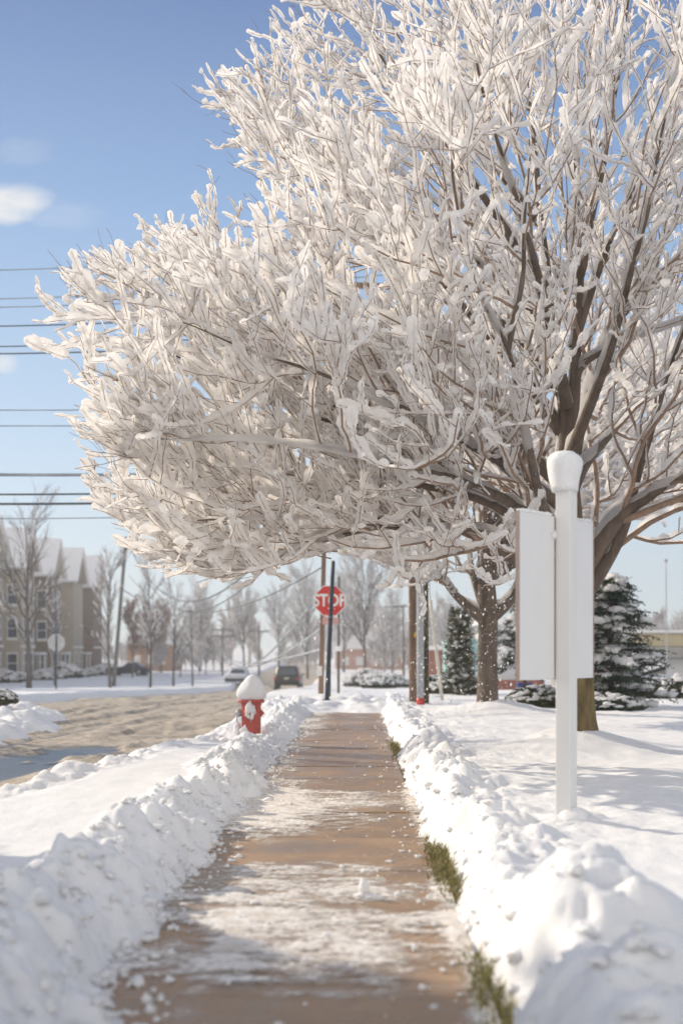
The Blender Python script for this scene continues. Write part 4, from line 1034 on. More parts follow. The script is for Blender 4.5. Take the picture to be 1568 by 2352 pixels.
gw = tag(empty('guy_wire', tuple(at(1014,1610,33))), 'pale leaning guard tube on the guy wire right of the poles', 'guy wire')
MB().add(*tubes(np.linspace(at(1016,1618,33), at(988,1380,33), 6)[None], np.full((1,6),.042), 10)).build('guard', M['pale_plastic'], gw)
MB().add(*tubes(np.linspace(at(988,1380,33), at(948,700,31.2), 6)[None], np.full((1,6),.008), 6)).build('cable', M['wire'], gw)
MB().add(*lathe([(0,0),(.06,0),(.05,.12),(0,.12)], 10, tuple(at(1016,1622,33)))).build('anchor', M['steel'], gw)

# stop sign
def octagon(r): return [(r*math.cos(R(22.5+45*i)), r*math.sin(R(22.5+45*i))) for i in range(8)]
def stop_sign(c, r, foot, label, face=True, rz=0, post_w=.06, group=None):
    root = tag(empty('stop_sign', (float(c[0]), float(c[1]), float(foot))), label, 'stop sign', group)
    sgn = 1 if face else -1
    V, Q, T = prism([(c[0]+a, c[2]+b) for a, b in octagon(r*1.0824)], 'y', c[1]-.004, c[1]+.004)
    pl = MB().add(V, Q, T).build('sign_face', M['sign_white'] if face else M['sign_back'], root, smooth=False)
    if face:
        V, Q, T = prism([(c[0]+a, c[2]+b) for a, b in octagon(r*1.0824*.945)], 'y', c[1]-.0065, c[1]-.0045)
        rd = MB().add(V, Q, T).build('red_panel', M['sign_red'], root, smooth=False)
        cu = bpy.data.curves.new('lettering', 'FONT'); cu.body = 'STOP'; cu.align_x = 'CENTER'; cu.align_y = 'CENTER'; cu.size = r*1.02; cu.extrude = .002; cu.offset = .012
        cu.space_character = 1.02
        to = bpy.data.objects.new('lettering', cu); COL.objects.link(to); to.parent = root
        bpy.context.view_layer.update()
        tm = bpy.data.meshes.new_from_object(to.evaluated_get(bpy.context.evaluated_depsgraph_get())); bpy.data.objects.remove(to)
        tm.materials.clear(); tm.materials.append(M['sign_white'])
        to = bpy.data.objects.new('lettering', tm); COL.objects.link(to); to.parent = root
        to.location = (0, -.011, c[2]-foot); to.rotation_euler = (R(90), 0, 0); to.scale = (.86, 1.08, 1)
    MB().add(*box((c[0], c[1]+.035*sgn, (foot-.3+c[2]+r*.9)/2), (post_w, .05, c[2]+r*.9-foot+.3))).build('post', M['dark_steel'] if not face else M['pole_grey'], root, smooth=False, bevel=.006)
    for dz in (-.22, .22):
        MB().add(*lathe([(0,-.0),(.012,0),(.012,.012),(0,.012)], 8, (c[0], c[1]-.012 if face else c[1]+.0, c[2]+dz*r/.38))).build('bolt', M['steel'], root)
    return root
sc_ = at(757, 1380, 35.0)
st = stop_sign(sc_, .378, .05, 'red STOP sign facing the camera behind a dark leaning post')
MB().add(*box((sc_[0]+.02, sc_[1]-.0, sc_[2]-.50), (.40,.008,.17))).build('plaque', simple('faded_red', (.62,.36,.33), (.55,.3,.28), 9, .5, bstr=0), st, smooth=False, bevel=.004)
pk, _, _ = pole('leaning_post', 'dark steel post leaning in front of the STOP sign', 'post', (750,1619), (765,1290), 33, 11, 9, M['dark_steel'], n=8)
MB().add(*box(tuple(at(750,1612,33)+np.array([0,0,.03])), (.2,.2,.06))).build('base_plate', M['dark_steel'], pk, smooth=False, bevel=.01)
up_, _, upt = pole('utility_pole', 'dark brown wooden utility pole directly behind the leaning post and STOP sign', 'utility pole', (737,1590), (748,1060), 38, 13, 9, M['pole_wood'])
MB().add(*box(tuple(at(747,1085,37.85)), (2.0,.09,.11), R(-20))).build('crossarm', M['pole_wood'], up_, smooth=False, bevel=.01)
MB().add(*box(tuple(at(733,1541,37.8)), (.15,.03,.26))).build('notice', M['sign_white'], up_, smooth=False, bevel=.003)
sp2, _, _ = pole('sign_post', 'thin grey post standing right of the STOP sign', 'post', (777,1579), (778,1325), 44, 6.5, 5.5, M['pole_grey'], n=8)
MB().add(*box(tuple(at(778,1490,43.9)), (.20,.02,.16))).build('snowy_tab', M['snow_far'], sp2, smooth=False, bevel=.02)

# ================================================================== STREET LEFT: poles, wires
lp, lp0, lp1 = pole('utility_pole', 'leaning grey utility pole in front of the apartment building', 'utility pole', (262,1568), (290,1234), 90, 9.5, 7.5, M['pole_grey'])
MB().add(*box(tuple(at(292,1242,89.8)), (1.0,.12,.16), R(15))).build('crossarm', M['pole_grey'], lp, smooth=False, bevel=.02)
MB().add(*lathe([(0,0),(.2,0),(.22,.1),(.22,.7),(.16,.8),(0,.82)], 14, tuple(at(300,1262,89.7)))).build('transformer', M['steel'], lp)
MB().add(*tubes(catmull(np.array([at(285,1300,89.7), at(277,1285,88.5), at(274,1292,87.5)]), 4)[None], np.full((1,9),.07), 8)).build('lamp_arm', M['pole_grey'], lp)
MB().add(*box(tuple(at(274,1296,87.4)), (.3,.5,.18))).build('lamp_head', M['steel'], lp, smooth=False, bevel=.05)
def wire(p0, p1, sag, r, label, group, material='wire', n=40):
    t = np.linspace(0,1,n)[:,None]; P = np.array(p0)*(1-t)+np.array(p1)*t; P[:,2] -= 4*sag*(t*(1-t))[:,0]
    o = MB().add(*tubes(P[None], np.full((1,n), r), 6)).build('power_line', M[material], origin=tuple(P[0]))
    return tag(o, label, 'power line', group)
Yw = 31.0
def cross_wire(v_left, v_pole, r, label, sag=.35, mt='wire', u_pole=940, du=-470):
    p1 = at(u_pole, v_pole, Yw); p0 = at(du, v_left + (v_left-v_pole)*.25, Yw-1.2)
    return wire(p0, p1, sag, r, label, 'power lines crossing the sky on the left', mt)
cross_wire(612, 560, .013, 'highest thin power line crossing the blue sky on the left', .18, 'wire_snowy')
cross_wire(676, 625, .012, 'second power line from the top, just under the highest one', .2, 'wire_snowy')
cross_wire(694, 650, .012, 'third power line from the top, close below the second', .2, 'wire_snowy')
cross_wire(736, 690, .015, 'dark power line ending behind the leftmost twig of the tree', .22)
cross_wire(782, 740, .014, 'upper of the two close power lines above the small round cloud', .22)
cross_wire(798, 760, .016, 'lower of the two close power lines above the small round cloud', .22)
cross_wire(934, 925, .013, 'faint pale power line midway down the left edge of the tree', .1, 'wire_snowy')
cross_wire(970, 962, .013, 'faint pale power line just below the midway one', .1, 'wire_snowy')
cross_wire(1080, 1074, .036, 'thick snow topped cable above the dark bundle at the left edge', .12, 'wire_snowy')
cross_wire(1124, 1108, .022, 'thinner dark cable just above the thickest dark cable', .15)
cross_wire(1146, 1130, .028, 'thickest dark cable low on the left edge', .15)
cross_wire(1180, 1162, .012, 'lowest thin pale line below the dark cables', .15, 'wire_snowy')
lt = at(294,1242,89.8)
wire(lt, at(748,1092,37.9), 3.6, .028, 'upper sagging line from the leaning pole top to the far pole behind the STOP sign', 'lines hanging from the leaning pole')
wire(lt, at(740,1135,37.9), 3.75, .02, 'second sagging line from the leaning pole top to the pole behind the STOP sign', 'lines hanging from the leaning pole')
wire(at(297,1322,89.9), at(744,1300,37.9), 1.75, .018, 'lower sagging line fixed halfway down the leaning pole', 'lines hanging from the leaning pole')
wire(at(283,1355,90), at(510,1410,150), 1.0, .03, 'lowest line running from the leaning pole towards the distant pole', 'lines hanging from the leaning pole')
stop_sign(at(130,1476,62), .37, float(G(62))+.05, 'bare grey back of a stop sign on a thin post by the far verge', face=False, post_w=.055)

# distant poles with crossarms
def far_pole(u, vb, vt, Y, label, arms):
    r_, p0, p1 = pole('utility_pole', label, 'utility pole', (u, vb), (u, vt), Y, 5.5, 4, M['pole_grey'], 'distant utility poles along the road', n=8, zdrop=1)
    for v in arms: MB().add(*box(tuple(at(u, v, Y-.2)), (2.4,.14,.18), R(10))).build('crossarm', M['pole_grey'], r_, smooth=False)
    return p1
fp1 = far_pole(511, 1560, 1440, 150, 'distant utility pole with two crossarms at the end of the white car lane', (1447,1462))
fp2 = far_pole(595, 1560, 1436, 165, 'distant utility pole with one short crossarm above the gap between the cars', (1450,))
wire(fp1, fp2, .8, .03, 'line strung between the two distant poles', 'lines hanging from the leaning pole')
for i, (va, vb, lab) in enumerate(((1455,1350,'upper snow covered cable sagging from the distant poles to the pole behind the STOP sign'), (1475,1440,'lower snow covered cable sagging from the distant poles'), (1490,1490,'lowest thick snowy cable sagging above the dark car'))):
    wire(at(500,va+8,148), at(742,vb,38), [2.6,1.6,.7][i]*1.0, .036, lab, 'snow covered cables over the road', 'wire_snowy')
sl_, _, slt = pole('street_light', 'thin grey street light with a straight arm left of the wooden pole', 'street light', (926,1583), (926,1390), 105, 5.5, 4, M['pole_grey'], n=8, zdrop=.6)
MB().add(*tubes(np.linspace(at(936,1392,105), at(896,1394,105), 5)[None], np.full((1,5),.06), 8)).build('arm', M['pole_grey'], sl_)
MB().add(*box(tuple(at(890,1394,105)), (.7,.3,.16))).build('lamp_head', M['steel'], sl_, smooth=False, bevel=.05)
# ================================================================== VEHICLES
def rrect(x, y0, y1, rad, n=5):
    pts = []
    for (cx, cy, a0) in ((x-rad, y1-rad, 0), (-x+rad, y1-rad, 90), (-x+rad, y0+rad, 180), (x-rad, y0+rad, 270)):
        for i in range(n): 
            a = R(a0 + 90*i/(n-1)); pts.append((cx+rad*math.cos(a), cy+rad*math.sin(a)))
    return pts
def loft(layers, n=5):
    rings = [[(px, py, z) for px, py in rrect(x, y0, y1, rd, n)] for (z, x, y0, y1, rd) in layers]
    m = len(rings[0]); V = np.array(rings).reshape(-1,3); k = len(rings)
    i = np.arange(k-1)[:,None]*m; j = np.arange(m)[None,:]; jn = (j+1) % m
    Q = np.stack([i+j, i+jn, i+m+jn, i+m+j], -1).reshape(-1,4)
    T = [[0, a+1, a] for a in range(1, m-1)] + [[(k-1)*m, (k-1)*m+a, (k-1)*m+a+1] for a in range(1, m-1)]
    return V, Q, T
def car(name, label, cat, loc, rz, paint, kind, group=None, snow=True):
    root = tag(empty(name, (0,0,0)), label, cat, group)
    suv = kind == 'suv'
    Ln, W, Hb, Ht = (2.2, .93, 1.02, 1.74) if suv else (2.25, .9, .92, 1.45)
    B = MB().add(*loft([(.34, W-.10, -Ln+.10, Ln-.12, .18), (.46, W-.02, -Ln, Ln, .22), (.75, W, -Ln-.02, Ln, .24), (Hb-.06, W-.02, -Ln+.02, Ln-.05, .26), (Hb, W-.06, -Ln+.06, Ln-.12, .28)]))
    B.build('body', paint, root)
    c0, c1 = (-Ln+.06, .75) if suv else (-1.55, .55)
    t0, t1 = (-Ln+.28, .15) if suv else (-.95, -.05)
    MB().add(*loft([(Hb-.01, W-.07, c0, c1, .2), (Hb+.06, W-.09, c0+.03, c1-.08, .2), (Ht-.12, W-.20, t0-.04, t1+.06, .2), (Ht-.03, W-.25, t0+.02, t1-.02, .2), (Ht, W-.34, t0+.12, t1-.12, .2)])).build('cabin', paint, root)
    def pane(name, pts):
        c = np.mean(pts, 0); MB().add(np.array(pts), [[0,1,2,3]]).build(name, M['glass'], root, smooth=False)
    zb, zt = Hb+.09, Ht-.13
    f = lambda z: (z-Hb-.06)/(Ht-.12-Hb-.06)
    yb = lambda z: (c0+.03) + f(z)*(t0-.04-c0-.03) - .012
    yf = lambda z: (c1-.08) + f(z)*(t1+.06-c1+.08) + .012
    xx = lambda z: (W-.09) + f(z)*(-.11) + .012
    q = .17
    pane('rear_window', [(-xx(zb)+q,yb(zb),zb),(xx(zb)-q,yb(zb),zb),(xx(zt)-q,yb(zt),zt),(-xx(zt)+q,yb(zt),zt)])
    pane('windscreen', [(xx(zb)-q,yf(zb),zb),(-xx(zb)+q,yf(zb),zb),(-xx(zt)+q,yf(zt),zt),(xx(zt)-q,yf(zt),zt)])
    for s in (-1, 1):
        ym = (c0+c1)/2
        for (ya, yc) in ((.24, -.05), (.05, -.26)):
            y0 = [yb(zb)+.24, yb(zt)+.24] if ya == .24 else [ym+.05, ym+.05]
            y1 = [ym-.03, ym-.03] if ya == .24 else [yf(zb)-.26, yf(zt)-.26]
            p = [(s*xx(zb), y0[0], zb), (s*xx(zb), y1[0], zb), (s*xx(zt), y1[1], zt), (s*xx(zt), y0[1], zt)]
            if s > 0: p = p
            else: p = p[::-1]
            pane('side_window', p)
        for y in (-1.35, 1.4):
            c = (s*(W-.10), y, .36)
            ty = lathe([(.0,-.1),(.22,-.1),(.33,-.1),(.36,-.06),(.36,.06),(.33,.1),(.22,.1),(0,.1)], 24)
            V = ty[0][:, [2,0,1]].copy(); V += np.array(c)
            w_ = MB().add(V, ty[1], None).build('wheel', M['tyre'], root)
            rm = lathe([(0,.0),(.2,.0),(.21,-.02),(.22,-.0)], 20); V = rm[0][:, [2,0,1]].copy(); V[:,0] = V[:,0]*s + s*.104; V += np.array(c)
            MB().add(V, rm[1], None).build('rim', M['rim'], w_)
        MB().add(*box((s*(W+.08), .62 if suv else .42, Hb+.08), (.18,.08,.13))).build('mirror', paint, root, smooth=False, bevel=.03)
        MB().add(*box((s*(W-.13), -Ln-.0, .84), (.2,.06,.24 if suv else .14))).build('tail_light', M['tail_red'], root, smooth=False, bevel=.02)
        MB().add(*box((s*(W-.18), Ln-.0, .74), (.28,.08,.14))).build('headlight', M['lamp_clear'], root, smooth=False, bevel=.02)
    MB().add(*box((0,-Ln-.03,.52), (1.6,.14,.2))).build('rear_bumper', M['bumper'], root, smooth=False, bevel=.04)
    MB().add(*box((0,Ln+.02,.5), (1.6,.14,.22))).build('front_bumper', M['bumper'], root, smooth=False, bevel=.04)
    MB().add(*box((0,-Ln-.045,.86), (.34,.02,.13))).build('number_plate', M['pale_plastic'], root, smooth=False)
    if snow:
        g = np.random.default_rng(3)
        C = np.stack([g.uniform(-W+.3,W-.3,30), g.uniform(t0+.2,t1-.1,30), np.full(30,Ht)], -1)
        m = MB().add(*blobs(C, np.stack([g.uniform(.2,.3,30),g.uniform(.25,.4,30),g.uniform(.06,.13,30)], -1), ICO2, .2, 1.2, 1))
        C = np.stack([g.uniform(-W+.25,W-.25,24), g.uniform(1.0,Ln-.3,24), np.full(24,Hb-.02)], -1)
        m.add(*blobs(C, np.stack([g.uniform(.2,.3,24),g.uniform(.25,.35,24),g.uniform(.05,.1,24)], -1), ICO2, .2, 1.2, 2)); m.build('snow', M['snow_far'], root)
    root.location = loc; root.rotation_euler = (0,0,rz); root['_base'] = [0,0,0]
    return root
p = at(663, 1581, 105); zr = float(road_hw(np.array([p[0]]), np.array([105.]))[0][0])
car('parked_suv', 'dark olive boxy off-road car seen from behind on the slushy road', 'car', (p[0], 105, zr), R(-2), M['car_olive'], 'suv', snow=False)
p = at(547, 1575, 122)
car('parked_car', 'white car capped with snow at the left kerb beyond the hydrant', 'car', (p[0], 122, float(road_hw(np.array([p[0]]), np.array([122.]))[0][0])), R(176), M['car_white'], 'sedan')
p = at(296, 1556, 150)
car('parked_car', 'small dark car half hidden beside the right end of the apartment building', 'car', (p[0], 150, float(ground_h(np.array([p[0]]), np.array([150.]))[0])), R(80), M['car_dark'], 'sedan')

# ================================================================== APARTMENT BUILDING
BX = -30.0; Y0b, Y1b = 62.0, 178.0
bz = -1.5
ab = tag(empty('apartment_building', (BX-6, 120, bz)), 'long cream and brown apartment building with snowy gables along the side street', 'building')
zev, zrg = 8.6, 12.2
wl = MB().add(*box((BX-6, (Y0b+Y1b)/2, (bz+zev)/2), (12, Y1b-Y0b, zev-bz))); wl.build('wall', M['siding'], ab, smooth=False)
V, Q, T = prism([(BX+.5, zev-.02), (BX-6, zrg-.6), (BX-12.5, zev-.02)], 'y', Y0b-.4, Y1b+.4); MB().add(V, Q, T).build('roof', M['snow_far'], ab, smooth=False)
win_proto = None
def window(c, w, h, normal='x'):
    global win_proto
    if win_proto is None:
        m = MB()
        t = .11
        for dy in (-1, 1): m.add(*box((0, dy*(.5+t/2), 0), (.09, t, 1.0+2*t)))
        for dz in (-1, 1): m.add(*box((0, 0, dz*(.5+t/2)), (.09, 1.0, t)))
        m.add(*box((0, 0, 0), (.06, 1.0, .05))); m.add(*box((0,0,-.5-t-.03), (.16, 1.3, .06)))
        f = m.build('window', M['trim'], None, smooth=False)
        pn = MB().add(*box((-.01, 0, 0), (.03, 1.0, 1.0))).build('pane', M['glass'], f, smooth=False)
        win_proto = f
    else:
        f = win_proto.copy(); COL.objects.link(f)
        pn = win_proto.children[0].copy(); COL.objects.link(pn); pn.parent = f
    f.parent = ab; f.location = (c[0]-ab['_base'][0]+.02, c[1]-ab['_base'][1], c[2]-ab['_base'][2]); f.scale = (1, w, h)
    if normal == 'y': f.rotation_euler = (0, 0, R(-90))
    return f
floors = (bz+1.75, bz+4.85, bz+7.85)
k = 0; nwin = 0
yb_ = 129.0 - 12.35*5
bays = [yb_ + 12.35*i for i in range(10)]
for i, yb0 in enumerate(bays):
    if yb0 > Y1b-4: break
    if yb0 < 64: continue
    wd = 5.4; dp = 1.6
    mt = M['siding_tan'] if i % 2 == 0 else M['siding_grey']
    MB().add(*box((BX+dp/2, yb0, (bz+zev+.2)/2), (dp, wd, zev+.2-bz))).build('bay', mt, ab, smooth=False)
    V, Q, T = prism([(yb0-wd/2-.5, zev+.15), (yb0+wd/2+.5, zev+.15), (yb0, zrg)], 'x', BX-5.5, BX+dp+.35); MB().add(V, Q, T).build('gable', M['siding_tan'] if i % 2 else M['siding_grey'], ab, smooth=False)
    for s in (-1, 1):
        a = np.array([yb0+s*(wd/2+.75), zev-.02]); b_ = np.array([yb0-s*.08, zrg+.12]); nrm = np.array([-(b_-a)[1], (b_-a)[0]]); nrm = nrm/np.linalg.norm(nrm)*(-s if False else 1); 
        if nrm[1] < 0: nrm = -nrm
        V, Q, T = prism([tuple(a), tuple(b_), tuple(b_+nrm*.3), tuple(a+nrm*.3)], 'x', BX-5.7, BX+dp+.6); MB().add(V, Q, T).build('gable_roof', M['snow_far'], ab, smooth=False)
    for z in floors:
        for dy in (-1.3, 1.3):
            if nwin < 96: window((BX+dp, yb0+dy, z), 1.1, 1.7); nwin += 1
        if nwin < 96 and yb0 > 110: window((BX+dp/2, yb0-wd/2, z), .8, 1.6, 'y'); nwin += 1
        ym = yb0 + 12.35/2
        for dy in (-1.9, 1.9):
            if nwin < 96 and ym < Y1b-2: window((BX, ym+dy, z), 1.2, 1.7); nwin += 1
    V = box((BX+dp+.02, yb0, bz+3.25), (.12, wd+.1, .22)); MB().add(*V).build('trim_band', M['trim'], ab, smooth=False)
for yb0 in bays[5:9]:
    ym = yb0 + 12.35/2
    MB().add(*box((BX+.9, ym, bz+2.6), (1.8, 2.4, .22))).build('porch_roof', M['snow_far'], ab, smooth=False, bevel=.05)
    for dy in (-1, 1): MB().add(*box((BX+1.6, ym+dy, bz+1.25), (.16,.16,2.5))).build('porch_column', M['trim'], ab, smooth=False)
    MB().add(*box((BX+.03, ym, bz+1.05), (.08, 1.0, 2.1))).build('door', M['siding_tan'], ab, smooth=False, bevel=.01)
# clipped shrubs along the wall
g = np.random.default_rng(12)
def shrub(r, seed, leafmat, nleaf=1100, snow=.5, flat=.8, leaf=.09):
    g = np.random.default_rng(seed)
    d = norm(g.normal(size=(nleaf,3))); d[:,2] = np.abs(d[:,2])*1.0
    rad = r*(.72 + .33*g.random(nleaf)**.6)*(1+.22*perlin3(d[:,0]*2+seed, d[:,1]*2, d[:,2]*2))
    c = d*rad[:,None]*np.array([1,1,flat]) + np.array([0,0,.05])
    a = norm(g.normal(size=(nleaf,3)) + d*.6); b = norm(np.cross(a, g.normal(size=(nleaf,3))))
    s = leaf*g.uniform(.6, 1.4, nleaf)[:,None]
    V = np.stack([c-a*s, c+b*s*.45, c+a*s, c-b*s*.45], 1).reshape(-1,3)
    Q = np.arange(nleaf)[:,None]*4 + np.array([[0,1,2,3]])
    up = np.where((d[:,2] > .25) & (g.random(nleaf) < snow))[0][:170]
    S = np.stack([g.uniform(.5,1.2,len(up))*r*.17, g.uniform(.5,1.2,len(up))*r*.17, g.uniform(.5,1.1,len(up))*r*.12], -1)
    sv = blobs(c[up]+np.array([0,0,r*.05]), S, ICO1, .25, 1.3, seed)
    core = blobs([[0,0,r*.3]], np.array([[r*.62,r*.62,r*.55*flat]]), ICO3, .2, 1.5, seed)
    return (V, Q, None), sv, core
def make_shrub(name, label, cat, r, seed, loc, leafmat, group=None, **kw):
    lv, sv, core = shrub(r, seed, leafmat, **kw)
    root = tag(empty(name, (0,0,0)), label, cat, group)
    MB().add(*core).build('branches', M['bark_far'], root); MB().add(*lv).build('foliage', M[leafmat], root, smooth=False); MB().add(*sv).build('snow', M['snow_far'], root)
    root.location = loc; return root
hp = make_shrub('shrub', 'dark clipped shrub with a snow cap, leftmost against the apartment wall', 'shrub', 1.15, 3, (0,0,0), 'leaf_hedge', 'clipped shrubs along the apartment wall', leaf=.13)
whr = ['left of the big street tree', 'just right of the big street tree', 'behind the back of the stop sign', 'just right of the stop sign back', 'below the second gable', 'left of the thin street tree', 'left of the leaning pole', 'right of the leaning pole', 'at the building corner']
for i, u in enumerate((8, 40, 92, 112, 150, 176, 198, 222, 246, 280)):
    Yh = 118 + i*5.2
    x = (u-CU)/F*Yh
    o = hp if i == 0 else copy_tree(hp)
    o.location = (x, Yh, float(ground_h(np.array([x]), np.array([Yh]))[0])-.1); o.rotation_euler.z = i*1.3; k = g.uniform(.8, 1.25); o.scale = (k*1.25, k*1.1, k*g.uniform(.8, 1.2))
    if i: o['label'] = 'snow capped clipped shrub at the apartment wall, ' + whr[i-1]

# ================================================================== BARE TREES
def bare_tree_arrays(h, seed, spread=.45, r0=.09, n0=11, detail=1.0, snow=.6, fat=1.0):
    g = np.random.default_rng(seed)
    n = 12; z = np.linspace(0, h, n); tr = np.stack([.05*np.sin(z*.9+seed), .05*np.cos(z*.7+seed), z], -1); rt = np.linspace(r0, .012, n)
    axis = lambda p: np.stack([0*p[:,0], 0*p[:,0], p[:,2]-.3], -1)
    P0, R0 = tr[None], rt[None]
    kw = dict(curve_up=.10, curve_out=.02, wig=.10)
    P1, R1, _ = sprout(P0, R0, int(n0*2.2), h*spread, 7, 48, g, axis, out=.3, up=.35, tmin=.24, rr=.6, rmin=.010*fat, lmin=.1, **kw)
    P2, R2, _ = sprout(P1, R1, int(7*detail), h*spread*.42, 6, 40, g, axis, out=.25, up=.3, tmin=.2, rr=.65, rmin=.008*fat, lmin=.05, **kw)
    P3, R3, _ = sprout(P2, R2, int(4*detail), h*spread*.2, 4, 38, g, axis, out=.2, up=.3, tmin=.25, rr=.7, rmin=.0065*fat, lmin=.03, **kw)
    tw = MB()
    for (P, Rr, k) in ((P1,R1,5),(P2,R2,4),(P3,R3,3)): tw.add(*tubes(P, Rr, k, cap=k > 3))
    sn = MB()
    sn.add(*snow_on(P1, R1, g.uniform(.02,.05,len(P1))*(.5+.5*fat), g, seg=5, bare=1-snow, gaps=.3, sub=1))
    sn.add(*snow_on(P2, R2, g.uniform(.015,.04,len(P2))*(.5+.5*fat), g, seg=4, bare=1-snow, gaps=.3, sub=1))
    sn.add(*snow_on(P3, R3, g.uniform(.012,.03,len(P3))*(.5+.5*fat), g, seg=4, bare=1-snow*.8, gaps=.3, sub=1))
    return tubes(P0, R0, 10), tw.arrays(), sn.arrays(), P3
def bare_tree(name, label, cat, h, seed, loc, group=None, leaves=0, leafmat='dead_leaf', barkmat='bark_far', **kw):
    t, w, s, P3 = bare_tree_arrays(h, seed, **kw)
    root = tag(empty(name, (0,0,0)), label, cat, group)
    MB().add(*t).build('trunk', M[barkmat], root); MB().add(*w).build('crown', M[barkmat], root); MB().add(*s).build('snow', M['snow_far'], root)
    if leaves:
        g = np.random.default_rng(seed); i = g.integers(0, len(P3), leaves); c = P3[i, g.integers(0, P3.shape[1], leaves)] + g.normal(size=(leaves,3))*.06
        a = norm(g.normal(size=(leaves,3))); b = norm(np.cross(a, g.normal(size=(leaves,3)))); q = .07
        MB().add(np.stack([c-a*q, c+b*q*.6, c+a*q, c-b*q*.6], 1).reshape(-1,3), np.arange(leaves)[:,None]*4+np.array([[0,1,2,3]])).build('leaves', M[leafmat], root, smooth=False)
    root.location = loc; return root
def gz(x, Y): return float(ground_h(np.array([float(x)]), np.array([float(Y)]))[0])
def put(u, Y): x = (u-CU)/F*Y; return (x, Y, gz(x, Y)-.05)
tA = bare_tree('street_tree', 'tallest bare street tree, in front of the left gables', 'tree', 7.9, 1, put(65, 68), 'bare street trees along the far verge', spread=.40, n0=9, r0=.14, snow=.25)
tB = bare_tree('street_tree', 'slim bare street tree just left of the leaning pole', 'tree', 6.6, 2, put(251, 76), 'bare street trees along the far verge', spread=.34, n0=9, r0=.09, snow=.3)
def put_copy(src, u, Y, k, rz, label, kz=None):
    c = copy_tree(src); c.location = put(u, Y); c.scale = (k, k, kz or k); c.rotation_euler.z = rz; c['label'] = label; return c
put_copy(tB, 345, 82, .98, 2.0, 'slim bare street tree just right of the brown-leaved trees')
put_copy(tB, 400, 92, .9, 4.0, 'small bare street tree midway between the leaning pole and the white car')
put_copy(tB, 441, 100, .85, 1.0, 'small bare street tree farthest along the verge, left of the white car')
put_copy(tA, 128, 104, .85, 4.4, 'bare tree against the brown bay, behind the stop sign back')
lf = bare_tree('oak_tree', 'small tree holding rust brown leaves right of the leaning pole', 'tree', 6.4, 6, put(305, 140), 'brown leaved trees right of the apartment building', leaves=3800, spread=.42, n0=12, snow=.3, barkmat='bark_brown')
for (u, Y, k, rz, lab) in ((338, 150, 1.0, 1.2, 'broader tree with rust brown leaves behind the slim street trees'), (372, 172, 1.1, 2.6, 'third tree with brown leaves, farthest right of its group')):
    put_copy(lf, u, Y, k, rz, lab)
# centre background trees
cA = bare_tree('bare_tree', 'wide bare tree dusted with snow, right of the STOP sign', 'tree', 9.6, 8, put(838, 130), 'bare trees behind the end of the path', spread=.5, n0=13, r0=.16, snow=.7, detail=1.15, fat=1.6)
for (u, Y, k, rz, lab) in ((705, 150, 1.0, 1.0, 'broad bare tree directly behind and left of the STOP sign'), (640, 165, .95, 3.0, 'hazy bare tree above the dark olive car'), (900, 150, .75, 2.0, 'bare tree behind the street light'),
                           (460, 180, .95, 5.0, 'bare tree behind the white car, left of the two far poles'), (560, 190, 1.0, .3, 'bare tree between the two distant poles'), (1030, 120, .6, 1.1, 'low bare tree behind the leaning guard tube'), (1240,140,.9,2.2,'bare tree hidden behind the sign board'), (790, 175, 1.1, 4.1, 'tall bare tree behind the thin grey post')):
    put_copy(cA, u, Y, k, rz, lab)
# unseen bare tree added beyond the left edge to shade the corner heap
for (x, y, k, rz, lab) in ((-13.5, 27.5, 1.1, 1.1, 'unseen bare tree added outside the left edge to shade the ploughed corner heap'),):
    c = copy_tree(tA); c.location = (x, y, gz(x, y)); c.scale = (k,)*3; c.rotation_euler.z = rz; c['label'] = lab

# the far wood
g = np.random.default_rng(31)
wb, ws = MB(), MB()
tmpl = [bare_tree_arrays(8, 60+i, spread=.5, r0=.16, n0=11, detail=1.0, snow=.8, fat=6.0) for i in range(4)]
for i in range(300):
    x = g.uniform(-115, 110); y = 215 + g.uniform(0, 110) + .1*abs(x)
    if abs(x+6) < 9: y += 90
    if i % 2 == 0:
        x = g.uniform(-60, 45); y = 140 + g.uniform(0, 70)
        if x < -22 or (abs(x+7) < 7.5) or (x > 5 and y < 150): y += 90
    z = gz(x, y)-.2; t, w, s, _ = tmpl[i % 4]; k = g.uniform(.7, 1.15) if i % 2 else g.uniform(.22, .5); a = g.uniform(0, 6.28)
    Rm = np.array([[math.cos(a),-math.sin(a),0],[math.sin(a),math.cos(a),0],[0,0,1]])*k
    for (src, dst) in ((t, wb), (w, wb), (s, ws)): dst.add(src[0] @ Rm.T + np.array([x,y,z]), src[1], src[2])
fw = empty('woods', (0, 260, -1.5)); tag(fw, 'distant line of bare snow dusted woods along the horizon', 'woods', kind='stuff')
wb.build('branches', simple('pale_bark', (.33,.26,.2), (.24,.19,.15), 5, .9, bstr=0), fw); ws.build('snow', M['snow_far'], fw)
